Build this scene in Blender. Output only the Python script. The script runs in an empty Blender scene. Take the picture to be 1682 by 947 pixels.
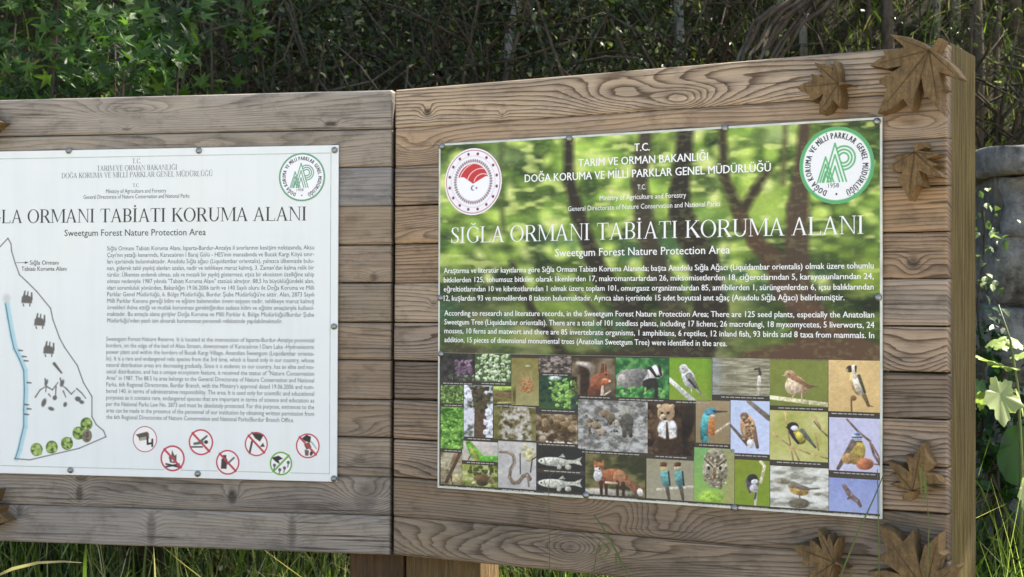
import bpy, math, random
import numpy as np
from mathutils import Matrix, Vector
R = math.radians
random.seed(5)
rng = np.random.default_rng(11)
sc = bpy.context.scene
COL = sc.collection

# ------------------------------------------------------------------ camera, sky, sun, exposure
PW, PH_, F = 1682.0, 947.0, 2574.6
PITCH, ROLL = R(0.8652), R(-0.191)
CZ = 1.54
cp, sp, cr, sr = math.cos(PITCH), math.sin(PITCH), math.cos(ROLL), math.sin(ROLL)
cam = bpy.data.cameras.new('camera'); cam_o = bpy.data.objects.new('camera', cam); COL.objects.link(cam_o)
cam.sensor_width = 36; cam.lens = F / PW * 36; cam.clip_end = 400; cam.clip_start = 0.05
cam.dof.use_dof = True; cam.dof.focus_distance = 4.25; cam.dof.aperture_fstop = 7.5
right = Vector((cr, sp * sr, -cp * sr)); up = Vector((sr, -sp * cr, cp * cr)); fwd = Vector((0, cp, sp))
m = Matrix((right, up, -fwd)).transposed().to_4x4(); m.translation = (0, 0, CZ)
cam_o.matrix_world = m
sc.camera = cam_o
SUN_EL, SUN_AZ = 50.0, 58.0          # azimuth measured from +Y (away from the camera) towards +X
w = bpy.data.worlds.new('World'); sc.world = w; w.use_nodes = True
nt = w.node_tree; bgn = nt.nodes['Background']
sky = nt.nodes.new('ShaderNodeTexSky'); sky.sky_type = 'NISHITA'; sky.sun_disc = False
sky.sun_elevation = R(SUN_EL); sky.sun_rotation = R(SUN_AZ); sky.air_density = 1.0; sky.dust_density = 2.5; sky.ozone_density = 0.6
nt.links.new(sky.outputs[0], bgn.inputs[0]); bgn.inputs[1].default_value = 0.1
sun = bpy.data.lights.new('sun', 'SUN'); sun.energy = 4.8; sun.angle = R(0.5); sun.color = (1, .93, .82)
sun_o = bpy.data.objects.new('sun', sun); COL.objects.link(sun_o)
sd = Vector((math.sin(R(SUN_AZ)) * math.cos(R(SUN_EL)), math.cos(R(SUN_AZ)) * math.cos(R(SUN_EL)), math.sin(R(SUN_EL))))
sun_o.rotation_euler = sd.to_track_quat('Z', 'Y').to_euler()
vs = sc.view_settings
vs.view_transform = 'Standard'; vs.look = 'None'; vs.gamma = 1; vs.use_curve_mapping = False
vs.exposure = 1.98
sc.cycles.max_bounces = 6; sc.cycles.diffuse_bounces = 3; sc.cycles.glossy_bounces = 2; sc.cycles.transmission_bounces = 3
sc.cycles.transparent_max_bounces = 6
try: sc.cycles.use_denoising = True
except Exception: pass

# ------------------------------------------------------------------ helpers
def lin(c):
    c = np.asarray(c, float) / 255.0
    return np.where(c <= .04045, c / 12.92, ((c + .055) / 1.055) ** 2.4)
def L4(c): return tuple(lin(c)) + (1,)

def link(o, parent=None):
    COL.objects.link(o)
    if parent is not None: o.parent = parent
    return o
def tag(o, label=None, cat=None, group=None, kind=None):
    for k, v in (('label', label), ('category', cat), ('group', group), ('kind', kind)):
        if v: o[k] = v
    return o
def empty(name, loc, label=None, cat=None, group=None):
    o = bpy.data.objects.new(name, None); o.location = loc; o.empty_display_size = .1
    link(o); return tag(o, label, cat, group)
def mesh(name, V, faces, mat, parent=None, smooth=False, attrs=None):
    """faces: list of int arrays (M,k) or list of tuples; world coordinates are made local to the parent"""
    V = np.asarray(V, np.float32).reshape(-1, 3)
    if parent is not None: V = V - np.array(parent_origin(parent), np.float32)
    me = bpy.data.meshes.new(name)
    if len(faces) and isinstance(faces[0], np.ndarray):
        li = np.concatenate([f.reshape(-1) for f in faces]).astype(np.int32)
        tot = np.concatenate([np.full(len(f), f.shape[1], np.int32) for f in faces])
    else:
        li = np.array([i for f in faces for i in f], np.int32); tot = np.array([len(f) for f in faces], np.int32)
    st = np.concatenate([[0], np.cumsum(tot)[:-1]]).astype(np.int32)
    me.vertices.add(len(V)); me.vertices.foreach_set('co', V.reshape(-1))
    me.loops.add(len(li)); me.loops.foreach_set('vertex_index', li)
    me.polygons.add(len(tot)); me.polygons.foreach_set('loop_start', st)
    me.polygons.foreach_set('use_smooth', np.full(len(tot), bool(smooth)))
    for an, (ty, data) in (attrs or {}).items():
        a = me.attributes.new(an, ty, 'POINT')
        key = {'FLOAT': 'value', 'FLOAT_VECTOR': 'vector', 'FLOAT_COLOR': 'color'}[ty]
        a.data.foreach_set(key, np.asarray(data, np.float32).reshape(-1))
    me.update(calc_edges=True); me.validate()
    if mat: me.materials.append(mat)
    o = bpy.data.objects.new(name, me)
    return link(o, parent)
def parent_origin(p):
    v = Vector(p.location)
    while p.parent: p = p.parent; v = v + Vector(p.location)
    return v

class MB:
    def __init__(s): s.V = []; s.F = []; s.n = 0
    def add(s, V, F):
        V = np.asarray(V, float).reshape(-1, 3)
        s.V.append(V); s.F += [tuple(i + s.n for i in f) for f in F]; s.n += len(V)
    def box(s, c, d, rot=None):
        q = np.array([(x, y, z) for x in (-.5, .5) for y in (-.5, .5) for z in (-.5, .5)]) * np.array(d)
        if rot is not None: q = q @ np.array(rot).T
        s.add(q + np.array(c), [(0, 1, 3, 2), (4, 6, 7, 5), (0, 4, 5, 1), (2, 3, 7, 6), (0, 2, 6, 4), (1, 5, 7, 3)])
    def tube(s, P, rad, n=6, wob=0):
        P = np.asarray(P, float); k = len(P); V = []
        for i in range(k):
            t = P[min(i + 1, k - 1)] - P[max(i - 1, 0)]; t /= np.linalg.norm(t) + 1e-9
            a = np.cross(t, (0.3, .9, .1)); a /= np.linalg.norm(a) + 1e-9; b = np.cross(t, a)
            for j in range(n):
                an = 2 * math.pi * j / n; r = rad[i] * (1 + (random.uniform(-wob, wob) if wob else 0))
                V.append(P[i] + r * (math.cos(an) * a + math.sin(an) * b))
        Fc = [(i * n + j, i * n + (j + 1) % n, (i + 1) * n + (j + 1) % n, (i + 1) * n + j) for i in range(k - 1) for j in range(n)]
        Fc += [tuple(range(n))[::-1], tuple((k - 1) * n + j for j in range(n))]
        s.add(V, Fc)
    def build(s, name, mat, parent=None, smooth=False):
        return mesh(name, np.concatenate(s.V), s.F, mat, parent, smooth)

# ---- node materials
class N:
    def __init__(s, name):
        s.m = bpy.data.materials.new(name); s.m.use_nodes = True; s.t = s.m.node_tree
        s.b = s.t.nodes['Principled BSDF']; s.out = s.t.nodes['Material Output']
    def n(s, ty, **kw):
        o = s.t.nodes.new('ShaderNode' + ty)
        for k, v in kw.items(): setattr(o, k, v)
        return o
    def l(s, a, b): s.t.links.new(a, b)
    def math(s, op, a, b=None):
        o = s.n('Math', operation=op)
        for i, x in enumerate((a, b)):
            if x is None: continue
            if isinstance(x, (int, float)): o.inputs[i].default_value = x
            else: s.l(x, o.inputs[i])
        return o.outputs[0]
    def noise(s, vec, scale, detail=3, rough=.55):
        o = s.n('TexNoise'); o.inputs['Scale'].default_value = scale; o.inputs['Detail'].default_value = detail; o.inputs['Roughness'].default_value = rough
        if vec is not None: s.l(vec, o.inputs['Vector'])
        return o.outputs['Fac']
    def ramp(s, fac, stops):
        o = s.n('ValToRGB'); e = o.color_ramp.elements
        while len(e) < len(stops): e.new(.5)
        for q, (p, c) in zip(e, stops): q.position = p; q.color = c
        s.l(fac, o.inputs[0]); return o.outputs[0]
    def mix(s, fac, a, b, mode='MIX'):
        o = s.n('MixRGB', blend_type=mode)
        for i, x in enumerate((fac, a, b)):
            if isinstance(x, (int, float)): o.inputs[i].default_value = x
            elif isinstance(x, tuple): o.inputs[i].default_value = x
            else: s.l(x, o.inputs[i])
        return o.outputs[0]
    def vmul(s, v, k):
        o = s.n('VectorMath', operation='MULTIPLY'); s.l(v, o.inputs[0]); o.inputs[1].default_value = k; return o.outputs[0]
    def bump(s, h, strength, dist):
        o = s.n('Bump'); o.inputs['Strength'].default_value = strength; o.inputs['Distance'].default_value = dist
        s.l(h, o.inputs['Height']); s.l(o.outputs[0], s.b.inputs['Normal'])
    def set(s, **kw):
        for k, v in kw.items(): s.b.inputs[k.replace('_', ' ')].default_value = v
        return s

def m_plain(name, col, rough=.5, metal=0, spec=.5, nscale=30, namt=.15):
    q = N(name); q.set(Roughness=rough, Metallic=metal, Specular_IOR_Level=spec)
    tc = q.n('TexCoord'); f = q.noise(tc.outputs['Object'], nscale, 4)
    c = lin(col); a = tuple(np.clip(c * (1 - namt), 0, 1)) + (1,); b = tuple(np.clip(c * (1 + namt), 0, 1)) + (1,)
    q.l(q.ramp(f, [(.3, a), (.7, b)]), q.b.inputs['Base Color']); return q.m

def m_wood():
    q = N('weathered_pine'); q.set(Roughness=.72, Specular_IOR_Level=.3)
    wc = q.n('Attribute', attribute_name='wc').outputs['Vector']
    bp = q.n('Attribute', attribute_name='bump').outputs['Fac']
    kn = q.n('Attribute', attribute_name='knot').outputs['Fac']
    sep = q.n('SeparateXYZ'); q.l(wc, sep.inputs[0])
    low = q.noise(q.vmul(wc, (.9, 7, 1)), 1, 2, .5)
    mid = q.noise(q.vmul(wc, (7, 45, 1)), 1, 3, .6)
    t = q.math('MULTIPLY', sep.outputs['Y'], 88)
    t = q.math('ADD', t, q.math('MULTIPLY', low, 8))
    t = q.math('ADD', t, q.math('MULTIPLY', mid, .9))
    t = q.math('ADD', t, bp)
    fr = q.math('FRACT', t)
    ring = q.math('POWER', fr, 3.2)
    ring = q.math('MULTIPLY', ring, q.math('SUBTRACT', 1, q.math('POWER', fr, 18)))
    fib = q.noise(q.vmul(wc, (10, 520, 1)), 1, 4, .7)
    fib2 = q.noise(q.vmul(wc, (4.5, 170, 1)), 1, 4, .65); fib = q.math('ADD', q.math('MULTIPLY', fib, .5), q.math('MULTIPLY', fib2, .5))
    crk = q.noise(q.vmul(wc, (2.2, 120, 1)), 1, 4, .6)
    crk = q.ramp(crk, [(.62, (0, 0, 0, 1)), (.66, (1, 1, 1, 1))])
    st = q.noise(q.vmul(wc, (1.7, 7, 1)), 1.4, 4, .6)
    oi = q.n('ObjectInfo').outputs['Color']
    oal = q.n('ObjectInfo').outputs['Alpha']
    g = q.math('ADD', q.math('MULTIPLY', ring, oal), q.math('MULTIPLY', fib, .95))
    shade = q.ramp(g, [(.3, (1.4, 1.39, 1.36, 1)), (.55, (1, .985, .96, 1)), (.95, (.32, .28, .24, 1))])
    c = q.mix(1, oi, shade, 'MULTIPLY')
    stn = q.ramp(st, [(.3, (.58, .59, .62, 1)), (.52, (1, 1, 1, 1)), (.75, (1.16, 1.12, 1.05, 1))])
    c = q.mix(.85, c, stn, 'MULTIPLY')
    c = q.mix(q.math('MULTIPLY', crk, .78), c, (.035, .028, .022, 1))
    gry = q.noise(q.vmul(wc, (1.1, 3.2, 1)), 1.7, 4, .6); c = q.mix(q.ramp(gry, [(.45, (0, 0, 0, 1)), (.7, (.32, .32, .32, 1))]), c, q.mix(1, (.235, .222, .205, 1), shade, 'MULTIPLY'))
    blot = q.noise(q.vmul(wc, (9, 16, 1)), 1.3, 5, .7); c = q.mix(.75, c, q.ramp(blot, [(.34, (.62, .61, .6, 1)), (.5, (1, 1, 1, 1))]), 'MULTIPLY')
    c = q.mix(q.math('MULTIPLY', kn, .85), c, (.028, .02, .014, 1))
    q.l(c, q.b.inputs['Base Color'])
    h = q.math('SUBTRACT', 1, q.math('ADD', g, q.math('MULTIPLY', crk, .5)))
    q.bump(h, .45, .003)
    return q.m
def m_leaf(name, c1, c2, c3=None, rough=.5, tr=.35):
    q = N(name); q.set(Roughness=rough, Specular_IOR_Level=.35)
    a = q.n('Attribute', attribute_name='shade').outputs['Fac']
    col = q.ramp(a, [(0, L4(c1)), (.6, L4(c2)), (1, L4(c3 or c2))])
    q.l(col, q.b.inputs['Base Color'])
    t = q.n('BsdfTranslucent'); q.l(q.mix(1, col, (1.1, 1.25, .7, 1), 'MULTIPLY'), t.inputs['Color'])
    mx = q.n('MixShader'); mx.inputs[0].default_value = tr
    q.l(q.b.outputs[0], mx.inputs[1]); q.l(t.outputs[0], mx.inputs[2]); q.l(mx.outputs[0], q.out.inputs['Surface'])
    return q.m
def m_bark(name, c1, c2, sc_=(14, 14, 3)):
    q = N(name); q.set(Roughness=.9, Specular_IOR_Level=.2)
    tc = q.n('TexCoord'); v = q.vmul(tc.outputs['Object'], sc_)
    f = q.noise(v, 2.2, 6, .68); p = q.noise(tc.outputs['Object'], 3.0, 3); pa = .12 if sc_[0] > 20 else .5
    col = q.ramp(f, [(.3, L4(c1)), (.7, L4(c2))])
    col = q.mix(q.ramp(p, [(.45, (0, 0, 0, 1)), (.65, (pa, pa, pa, 1))]), col, L4((104, 102, 90)))
    q.l(col, q.b.inputs['Base Color']); q.bump(f, .8, .03); return q.m
def m_ground(name, cols, scale=6):
    q = N(name); q.set(Roughness=.95, Specular_IOR_Level=.15)
    tc = q.n('TexCoord'); f = q.noise(tc.outputs['Object'], scale, 8, .7)
    q.l(q.ramp(f, [(.25, L4(cols[0])), (.5, L4(cols[1])), (.75, L4(cols[2]))]), q.b.inputs['Base Color']); q.bump(f, .7, .05); return q.m
def m_print(rough=.45):
    q = N('printed_sheet'); q.set(Roughness=rough, Specular_IOR_Level=.3)
    a = q.n('Attribute', attribute_name='Col').outputs['Color']
    q.l(a, q.b.inputs['Base Color']); return q.m

WOOD = m_wood(); PRINT = m_print()
POSTM = m_bark('post_timber', (62, 54, 28), (126, 111, 66), (46, 46, 2.5))
def m_carved():
    q = N('carved_wood'); q.set(Roughness=.75, Specular_IOR_Level=.25)
    tc = q.n('TexCoord'); v = tc.outputs['Object']
    rnd = q.n('ObjectInfo').outputs['Random']
    f = q.noise(v, 90, 6, .75); gr = q.noise(q.vmul(v, (120, 120, 14)), 1, 4, .7); big = q.noise(v, 13, 5, .7)
    c = q.ramp(f, [(.3, L4((96, 75, 45))), (.7, L4((146, 119, 78)))])
    c = q.mix(.8, c, q.ramp(gr, [(.35, (.6, .58, .55, 1)), (.6, (1.1, 1.1, 1.08, 1))]), 'MULTIPLY')
    c = q.mix(.9, c, q.ramp(big, [(.35, (.6, .62, .64, 1)), (.6, (1.08, 1.07, 1.04, 1))]), 'MULTIPLY')
    c = q.mix(q.math('MULTIPLY', rnd, .35), c, L4((96, 84, 64)))
    q.l(c, q.b.inputs['Base Color']); q.bump(q.math('ADD', f, gr), .6, .006); return q.m
CARVED = m_carved()
VEINM = m_plain('carved_groove', (84, 68, 44), .85, 0, .2, 60, .3)
METAL = m_plain('zinc_screw', (150, 152, 148), .38, .85)
def m_sheet():
    q = N('white_board'); q.set(Roughness=.4, Specular_IOR_Level=.4)
    tc = q.n('TexCoord'); v = tc.outputs['Object']
    drip = q.noise(q.vmul(v, (26, 26, 1.1)), 1, 4, .6); blo = q.noise(v, 3.2, 4, .6)
    c = q.mix(.28, L4((232, 236, 232)), q.ramp(drip, [(.3, (.86, .87, .84, 1)), (.55, (1, 1, 1, 1))]), 'MULTIPLY')
    c = q.mix(.6, c, q.ramp(blo, [(.3, (.93, .95, .97, 1)), (.55, (1, 1, 1, 1)), (.75, (1, .985, .95, 1))]), 'MULTIPLY')
    q.l(c, q.b.inputs['Base Color']); q.bump(q.noise(v, 2.2, 2), .25, .02); return q.m
SHEETW = m_sheet()
SHEETD = m_plain('dark_print', (46, 42, 38), .3, 0, .45, 9, .05)
SHEETE = m_plain('board_edge', (205, 208, 196), .4, .1)
INK = m_plain('black_ink', (44, 44, 46), .4); INKG = m_plain('grey_ink', (84, 86, 88), .4); INKW = m_plain('white_ink', (247, 247, 242), .32, 0, .5, 9, .01)
INKC = m_plain('caption_ink', (176, 174, 166), .4); INKL = m_plain('pale_ink', (222, 228, 214), .32); GREENI = m_plain('green_ink', (82, 165, 100), .35); GREEND = m_plain('dull_green_ink', (98, 150, 112), .35); REDI = m_plain('red_ink', (178, 70, 74), .35)
LINEI = m_plain('rule_line', (176, 190, 180), .35)

# ------------------------------------------------------------------ board planes and the camera's own projection
SC = 1.35
def ray(x, y):
    a = (x - PW / 2) / F; b = -(y - PH_ / 2) / F
    X = cr * a + sr * b; Y2 = -sr * a + cr * b
    return np.array((X, cp - sp * Y2, cp * Y2 + sp))           # world: x, y (away), z (up)
def proj(P):
    P = np.asarray(P, float); X = P[..., 0]; Yf = P[..., 1]; Zu = P[..., 2] - CZ
    Y2 = cp * Zu - sp * Yf; Z2 = sp * Zu + cp * Yf
    X3 = cr * X - sr * Y2; Y3 = sr * X + cr * Y2
    return PW / 2 + F * X3 / Z2, PH_ / 2 - F * Y3 / Z2
j = ray(645, 480); J = np.array((j[0] / j[1] * 3.3 * SC, 3.3 * SC, CZ))
class Plane:
    def __init__(s, th): s.d = np.array((math.cos(th), -math.sin(th), 0)); s.n = np.array((-math.sin(th), -math.cos(th), 0)); s.u = np.array((0, 0, 1.))
    def P(s, a, h, o=0):
        a = np.asarray(a, float)[..., None]; h = np.asarray(h, float)[..., None]; o = np.asarray(o, float)[..., None]
        return J + s.d * a + s.u * h + s.n * o
    def px(s, x, y, o=.012):                                   # the board coordinates (s, h) seen through a pixel
        d = ray(x, y); t = (s.n @ (J - np.array((0, 0, CZ))) + o) / (s.n @ d); p = np.array((0, 0, CZ)) + d * t - J
        return float(p @ s.d), float(p[2])
LP, RP = Plane(R(11.613)), Plane(R(30.276))
HT, HB = .4685 * SC, -.511 * SC                                 # top and bottom of both boards

# ------------------------------------------------------------------ ground and bank
def vnoise(x, y, seed=0):
    r = np.random.default_rng(seed).random((64, 64))
    xi = np.floor(x).astype(int); yi = np.floor(y).astype(int); fx = x - xi; fy = y - yi
    fx = fx * fx * (3 - 2 * fx); fy = fy * fy * (3 - 2 * fy)
    g = lambda a, b: r[a % 64, b % 64]
    return (g(xi, yi) * (1 - fx) + g(xi + 1, yi) * fx) * (1 - fy) + (g(xi, yi + 1) * (1 - fx) + g(xi + 1, yi + 1) * fx) * fy
def terrain(x, y):
    x = np.asarray(x, float); y = np.asarray(y, float)
    t = np.maximum(y - 5.3, 0)
    z = .34 * np.minimum(t, 1.5) + 1.25 * np.clip(t - 1.5, 0, 3.2) + .45 * np.maximum(t - 4.7, 0)
    am = np.clip(t * .4, .02, .45)
    return z + am * (vnoise(x * .9 + 7, y * .9, 3) - .5) + .3 * am * (vnoise(x * 3, y * 3, 4) - .5)
ys = np.concatenate([np.linspace(-60, 4, 30), np.linspace(4.2, 14, 120), np.linspace(14.5, 120, 40)])
xs = np.concatenate([np.linspace(-120, -8, 25), np.linspace(-7.6, 7.6, 110), np.linspace(8, 120, 25)])
gx, gy = np.meshgrid(xs, ys)
gz = terrain(gx, np.minimum(gy, 40))
nx_, ny_ = len(xs), len(ys)
idx = np.arange(nx_ * ny_).reshape(ny_, nx_)
quads = lambda I: np.stack([I[:-1, :-1], I[:-1, 1:], I[1:, 1:], I[1:, :-1]], -1).reshape(-1, 4)
GROUND = m_ground('forest_soil', [(34, 30, 20), (58, 50, 34), (88, 78, 56)])
q = N('forest_floor'); q.set(Roughness=.95, Specular_IOR_Level=.15)
tc = q.n('TexCoord'); f = q.noise(tc.outputs['Object'], 6, 8, .7)
soil = q.ramp(f, [(.25, L4((24, 22, 13))), (.5, L4((44, 38, 25))), (.75, L4((80, 70, 50)))])
grav = q.ramp(q.noise(tc.outputs['Object'], 26, 6, .7), [(.3, L4((128, 118, 102))), (.7, L4((186, 176, 158)))])
sepn = q.n('SeparateXYZ'); q.l(tc.outputs['Object'], sepn.inputs[0])
fac = q.math('SUBTRACT', q.math('ADD', 3.1, q.math('MULTIPLY', f, .6)), sepn.outputs['Y']); fac = q.math('MULTIPLY', fac, 2.5)
cl = q.n('Clamp'); q.l(fac, cl.inputs[0])
q.l(q.mix(cl.outputs[0], soil, grav), q.b.inputs['Base Color']); q.bump(f, .7, .05)
tag(mesh('ground', np.stack([gx, gy, gz], -1), [quads(idx)], q.m, None, True), 'gravel path in front and dark forest bank rising behind', 'ground', kind='structure')

# ------------------------------------------------------------------ notice boards built of planks
def plank(PL, parent, s0, s1, h0, h1, tint, bumps=(), knots=(), thick=.04, o=0.0):
    nx = max(12, int((s1 - s0) / .0065)); ny = 18
    S, H = np.meshgrid(np.linspace(s0, s1, nx), np.linspace(h0, h1, ny))
    wav = .0012 * (vnoise(S * 3 + h0 * 50, H * 0 + 3.3, 9) - .5)
    O = np.full_like(S, o) + .0014 * (vnoise(S * 4, H * 20 + h0 * 31, 8) - .5)
    edge = np.zeros_like(S); edge[0, :] = edge[-1, :] = -.0022; O = O + edge
    H2 = H + wav
    V = PL.P(S, H2, O).reshape(-1, 3)
    off = rng.uniform(0, 40, 2)
    wc = np.stack([S + off[0], H + off[1], np.full_like(S, rng.uniform(0, 90))], -1).reshape(-1, 3)
    b = np.zeros_like(S); kn = np.zeros_like(S)
    for (sx, hy, ax, ay, A) in bumps: b += A * np.exp(-((S - sx) / ax) ** 2 - ((H - hy) / ay) ** 2)
    for (sx, hy, ax, ay, A) in knots:
        d2 = ((S - sx) / ax) ** 2 + ((H - hy) / ay) ** 2
        b += 2.6 * A * np.exp(-d2 / 3.2); kn = np.maximum(kn, A * np.clip(1.45 - d2, 0, 1))
    I = np.arange(nx * ny).reshape(ny, nx)
    ringi = np.concatenate([I[0, :-1], I[:-1, -1], I[-1, :0:-1], I[:0:-1, 0]])
    nb = len(V); back = V[ringi] - PL.n * thick; V2 = np.concatenate([V, back])
    k = len(ringi); a = np.arange(k); bq = (a + 1) % k
    side = np.stack([ringi[a], nb + a, nb + bq, ringi[bq]], -1)
    wcb = wc[ringi] + np.array((0, .012, 0)); wc = np.concatenate([wc, wcb])
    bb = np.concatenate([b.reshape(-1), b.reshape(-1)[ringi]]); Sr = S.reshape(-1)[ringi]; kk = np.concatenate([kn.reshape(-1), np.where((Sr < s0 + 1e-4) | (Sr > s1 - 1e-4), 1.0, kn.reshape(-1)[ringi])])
    nbk = np.array([nb + a[::-1]])
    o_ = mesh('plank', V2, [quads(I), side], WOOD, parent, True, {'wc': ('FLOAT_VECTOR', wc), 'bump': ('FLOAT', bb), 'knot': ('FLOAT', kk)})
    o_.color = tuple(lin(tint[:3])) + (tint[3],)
    return o_
NPL = 12; PHT = (HT - HB) / NPL
def board(PL, s0, s1, label, tints, feats):
    root = empty('notice_board', tuple(PL.P((s0 + s1) / 2, 0)[:2]) + (0,), label, 'notice board')
    for i in range(NPL):
        h1 = HT - i * PHT; h0 = h1 - PHT
        gap = .003 if i in feats['wide'] else rng.uniform(.0006, .0013)
        bl, kl = [], []
        for (k, x, y, ax, ay, A) in feats['f']:
            s, h = PL.px(x, y, 0)
            if h0 <= h < h1: (bl if k == 'b' else kl).append((s, h, ax, ay, A))
        for _ in range(2):
            bl.append((rng.uniform(s0, s1), rng.uniform(h0, h1), rng.uniform(.1, .35), rng.uniform(.02, .06), rng.uniform(-3, 5)))
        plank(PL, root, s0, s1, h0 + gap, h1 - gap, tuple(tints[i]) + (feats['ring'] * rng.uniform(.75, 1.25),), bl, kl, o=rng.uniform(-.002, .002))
    return root
LT = [(152, 144, 132), (150, 140, 124), (134, 131, 127), (142, 127, 107), (146, 130, 110), (134, 122, 105), (144, 127, 106), (136, 119, 99), (134, 119, 101), (142, 130, 113), (138, 129, 117), (142, 134, 123)]
RT = [(178, 158, 132), (164, 142, 116), (154, 133, 107), (158, 133, 103), (148, 126, 101), (164, 147, 126), (158, 139, 117), (120, 106, 90), (148, 129, 107), (154, 134, 111), (128, 111, 90), (138, 121, 99)]  # tints of the lowest planks lowered to paint in shade near the ground
LEND = LP.px(-190, 480, 0)[0]; REND = RP.px(1556, 480, 0)[0]
LF = {'ring': .38, 'wide': {1, 4, 6, 8}, 'f': [('k', 543, 203, .02, .008, 1), ('k', 208, 212, .014, .006, .7), ('k', 600, 818, .035, .04, .35), ('b', 600, 815, .09, .05, 6), ('k', 130, 810, .012, .024, .8), ('k', 133, 786, .02, .01, .7), ('k', 381, 816, .014, .02, .9), ('k', 249, 868, .014, .05, .55), ('k', 480, 872, .012, .05, .55), ('k', 32, 838, .01, .02, .6), ('b', 300, 180, .4, .04, 4), ('k', 614, 455, .012, .012, .7), ('k', 590, 755, .02, .012, .5)]}
RF = {'ring': .66, 'wide': {3, 6, 7, 9}, 'f': [('k', 702, 183, .012, .011, .95), ('k', 825, 187, .006, .006, .5), ('b', 1095, 172, .26, .05, 7), ('k', 1060, 178, .03, .012, .45), ('b', 905, 912, .2, .06, 8), ('b', 910, 945, .1, .03, 5), ('b', 1085, 876, .12, .06, 8), ('b', 1020, 830, .08, .05, -6), ('b', 690, 245, .1, .04, 4), ('b', 760, 905, .2, .04, 6), ('k', 712, 497, .008, .006, .6), ('k', 1520, 730, .02, .012, .4), ('b', 1500, 205, .12, .03, 5), ('b', 1500, 600, .1, .05, 5), ('b', 1400, 880, .2, .05, -5), ('k', 1500, 432, .016, .014, .8), ('b', 1120, 165, .07, .03, 4), ('b', 1020, 915, .3, .05, 5), ('b', 940, 900, .06, .05, 4)]}
board_l = board(LP, LEND, -.006, 'grey weathered plank notice board carrying the white information sign', LT, LF)
board_r = board(RP, .007, REND, 'brown plank notice board carrying the green forest photo sign', RT, RF)
def post(PL, s0, s1, h1, o0, o1, parent, mat):
    z0 = -CZ - .2
    q = MB(); P = [PL.P(a, h, o) for h in (z0, h1) for (a, o) in ((s0, o0), (s1, o0), (s1, o1), (s0, o1))]
    q.add(P, [(0, 1, 2, 3)[::-1], (4, 5, 6, 7), (0, 1, 5, 4), (1, 2, 6, 5), (2, 3, 7, 6), (3, 0, 4, 7)])
    ob = q.build('post', mat, parent)
    bv = ob.modifiers.new('soft_edge', 'BEVEL'); bv.width = .004; bv.segments = 2
    return ob
POSTB = m_bark('old_post', (60, 44, 30), (104, 82, 58), (30, 30, 2)); POSTY = m_bark('new_post', (86, 69, 43), (140, 117, 80), (46, 46, 2))
post(LP, LP.px(575, 925, -.05)[0], LP.px(664, 925, -.05)[0], HT - .03, -.043, -.15, board_l, POSTB)
post(LP, LEND + .03, LEND + .17, HT - .03, -.043, -.15, board_l, POSTB)
post(RP, RP.px(668, 925, -.05)[0], RP.px(790, 925, -.05)[0], HT - .04, -.046, -.15, board_r, POSTY)
E_ = RP.P(REND, 0, 0)
post(RP, REND - .12, REND - .004, HT + .012, -.043, -.285, board_r, POSTM)

# ------------------------------------------------------------------ writing
def text_geo(s, bold=0.0, shear=0.0, spacing=1.0):
    dots = []
    def conv(t):
        c = bpy.data.curves.new('t', 'FONT'); c.body = t; c.size = 1; c.resolution_u = 2; c.offset = bold; c.shear = shear; c.space_character = spacing
        o = bpy.data.objects.new('t', c); me = bpy.data.meshes.new_from_object(o)
        V = np.array([v.co[:2] for v in me.vertices]) if len(me.vertices) else np.zeros((0, 2)); Fc = [tuple(p.vertices) for p in me.polygons]
        bpy.data.objects.remove(o); bpy.data.curves.remove(c); bpy.data.meshes.remove(me)
        return V, Fc
    V, Fc = conv(s.replace('İ', 'I'))
    for i, ch in enumerate(s):
        if ch == 'İ':
            x1 = conv(s[:i].replace('İ', 'I') + 'I')[0][:, 0].max(); w_ = .05 + bold
            k = len(V); xm = x1 - .049 - bold
            V = np.concatenate([V, [(xm - w_, .76), (xm + w_, .76), (xm + w_, .86), (xm - w_, .86)]]); Fc.append((k, k + 1, k + 2, k + 3))
    return V, Fc
CAP = .682
class Writer:
    """collects lines of lettering lying on one sign into one mesh"""
    def __init__(s, PL, o): s.PL = PL; s.o = o; s.b = MB()
    def line(s, txt, x0, yb, x1, cap, bold=0.0, shear=0.0):
        a0, h0 = s.PL.px(x0, yb, s.o); a1, _ = s.PL.px(x1, yb, s.o); hc = s.PL.px(x0, yb - cap, s.o)[1] - h0
        V, Fc = text_geo(txt, 0, shear); lo, hi = V[:, 0].min(), V[:, 0].max()
        S = a0 + (V[:, 0] - lo) / (hi - lo) * (a1 - a0); H = h0 + V[:, 1] / CAP * hc
        sh_ = (0,) if bold <= .003 else (-bold, bold) if bold < .011 else (-bold, 0, bold)
        for i, t_ in enumerate(sh_): s.b.add(s.PL.P(S + t_ * hc / CAP, H, s.o + i * 3e-5), Fc)
    def serif(s, txt, x0, yb, x1, cap, weight=1.0, prefix=''):
        a0, h0 = s.PL.px(x0, yb, s.o); a1, _ = s.PL.px(x1, yb, s.o); hc = s.PL.px(x0, yb - cap, s.o)[1] - h0
        ad = lambda t: sum(GADV.get(c, .3) for c in t)
        k = (a1 - a0) / (ad(txt) - .04); x = -ad(prefix)
        for c in prefix + txt:
            for i, (p, fc) in enumerate(glyph(c, weight)):
                p = np.array(p); s.b.add(s.PL.P(a0 + (x + p[:, 0]) * k, h0 + p[:, 1] * hc, s.o + i * 4e-5), fc)
            x += GADV.get(c, .3)
    def build(s, name, mat, parent): return s.b.build(name, mat, parent)

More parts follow.
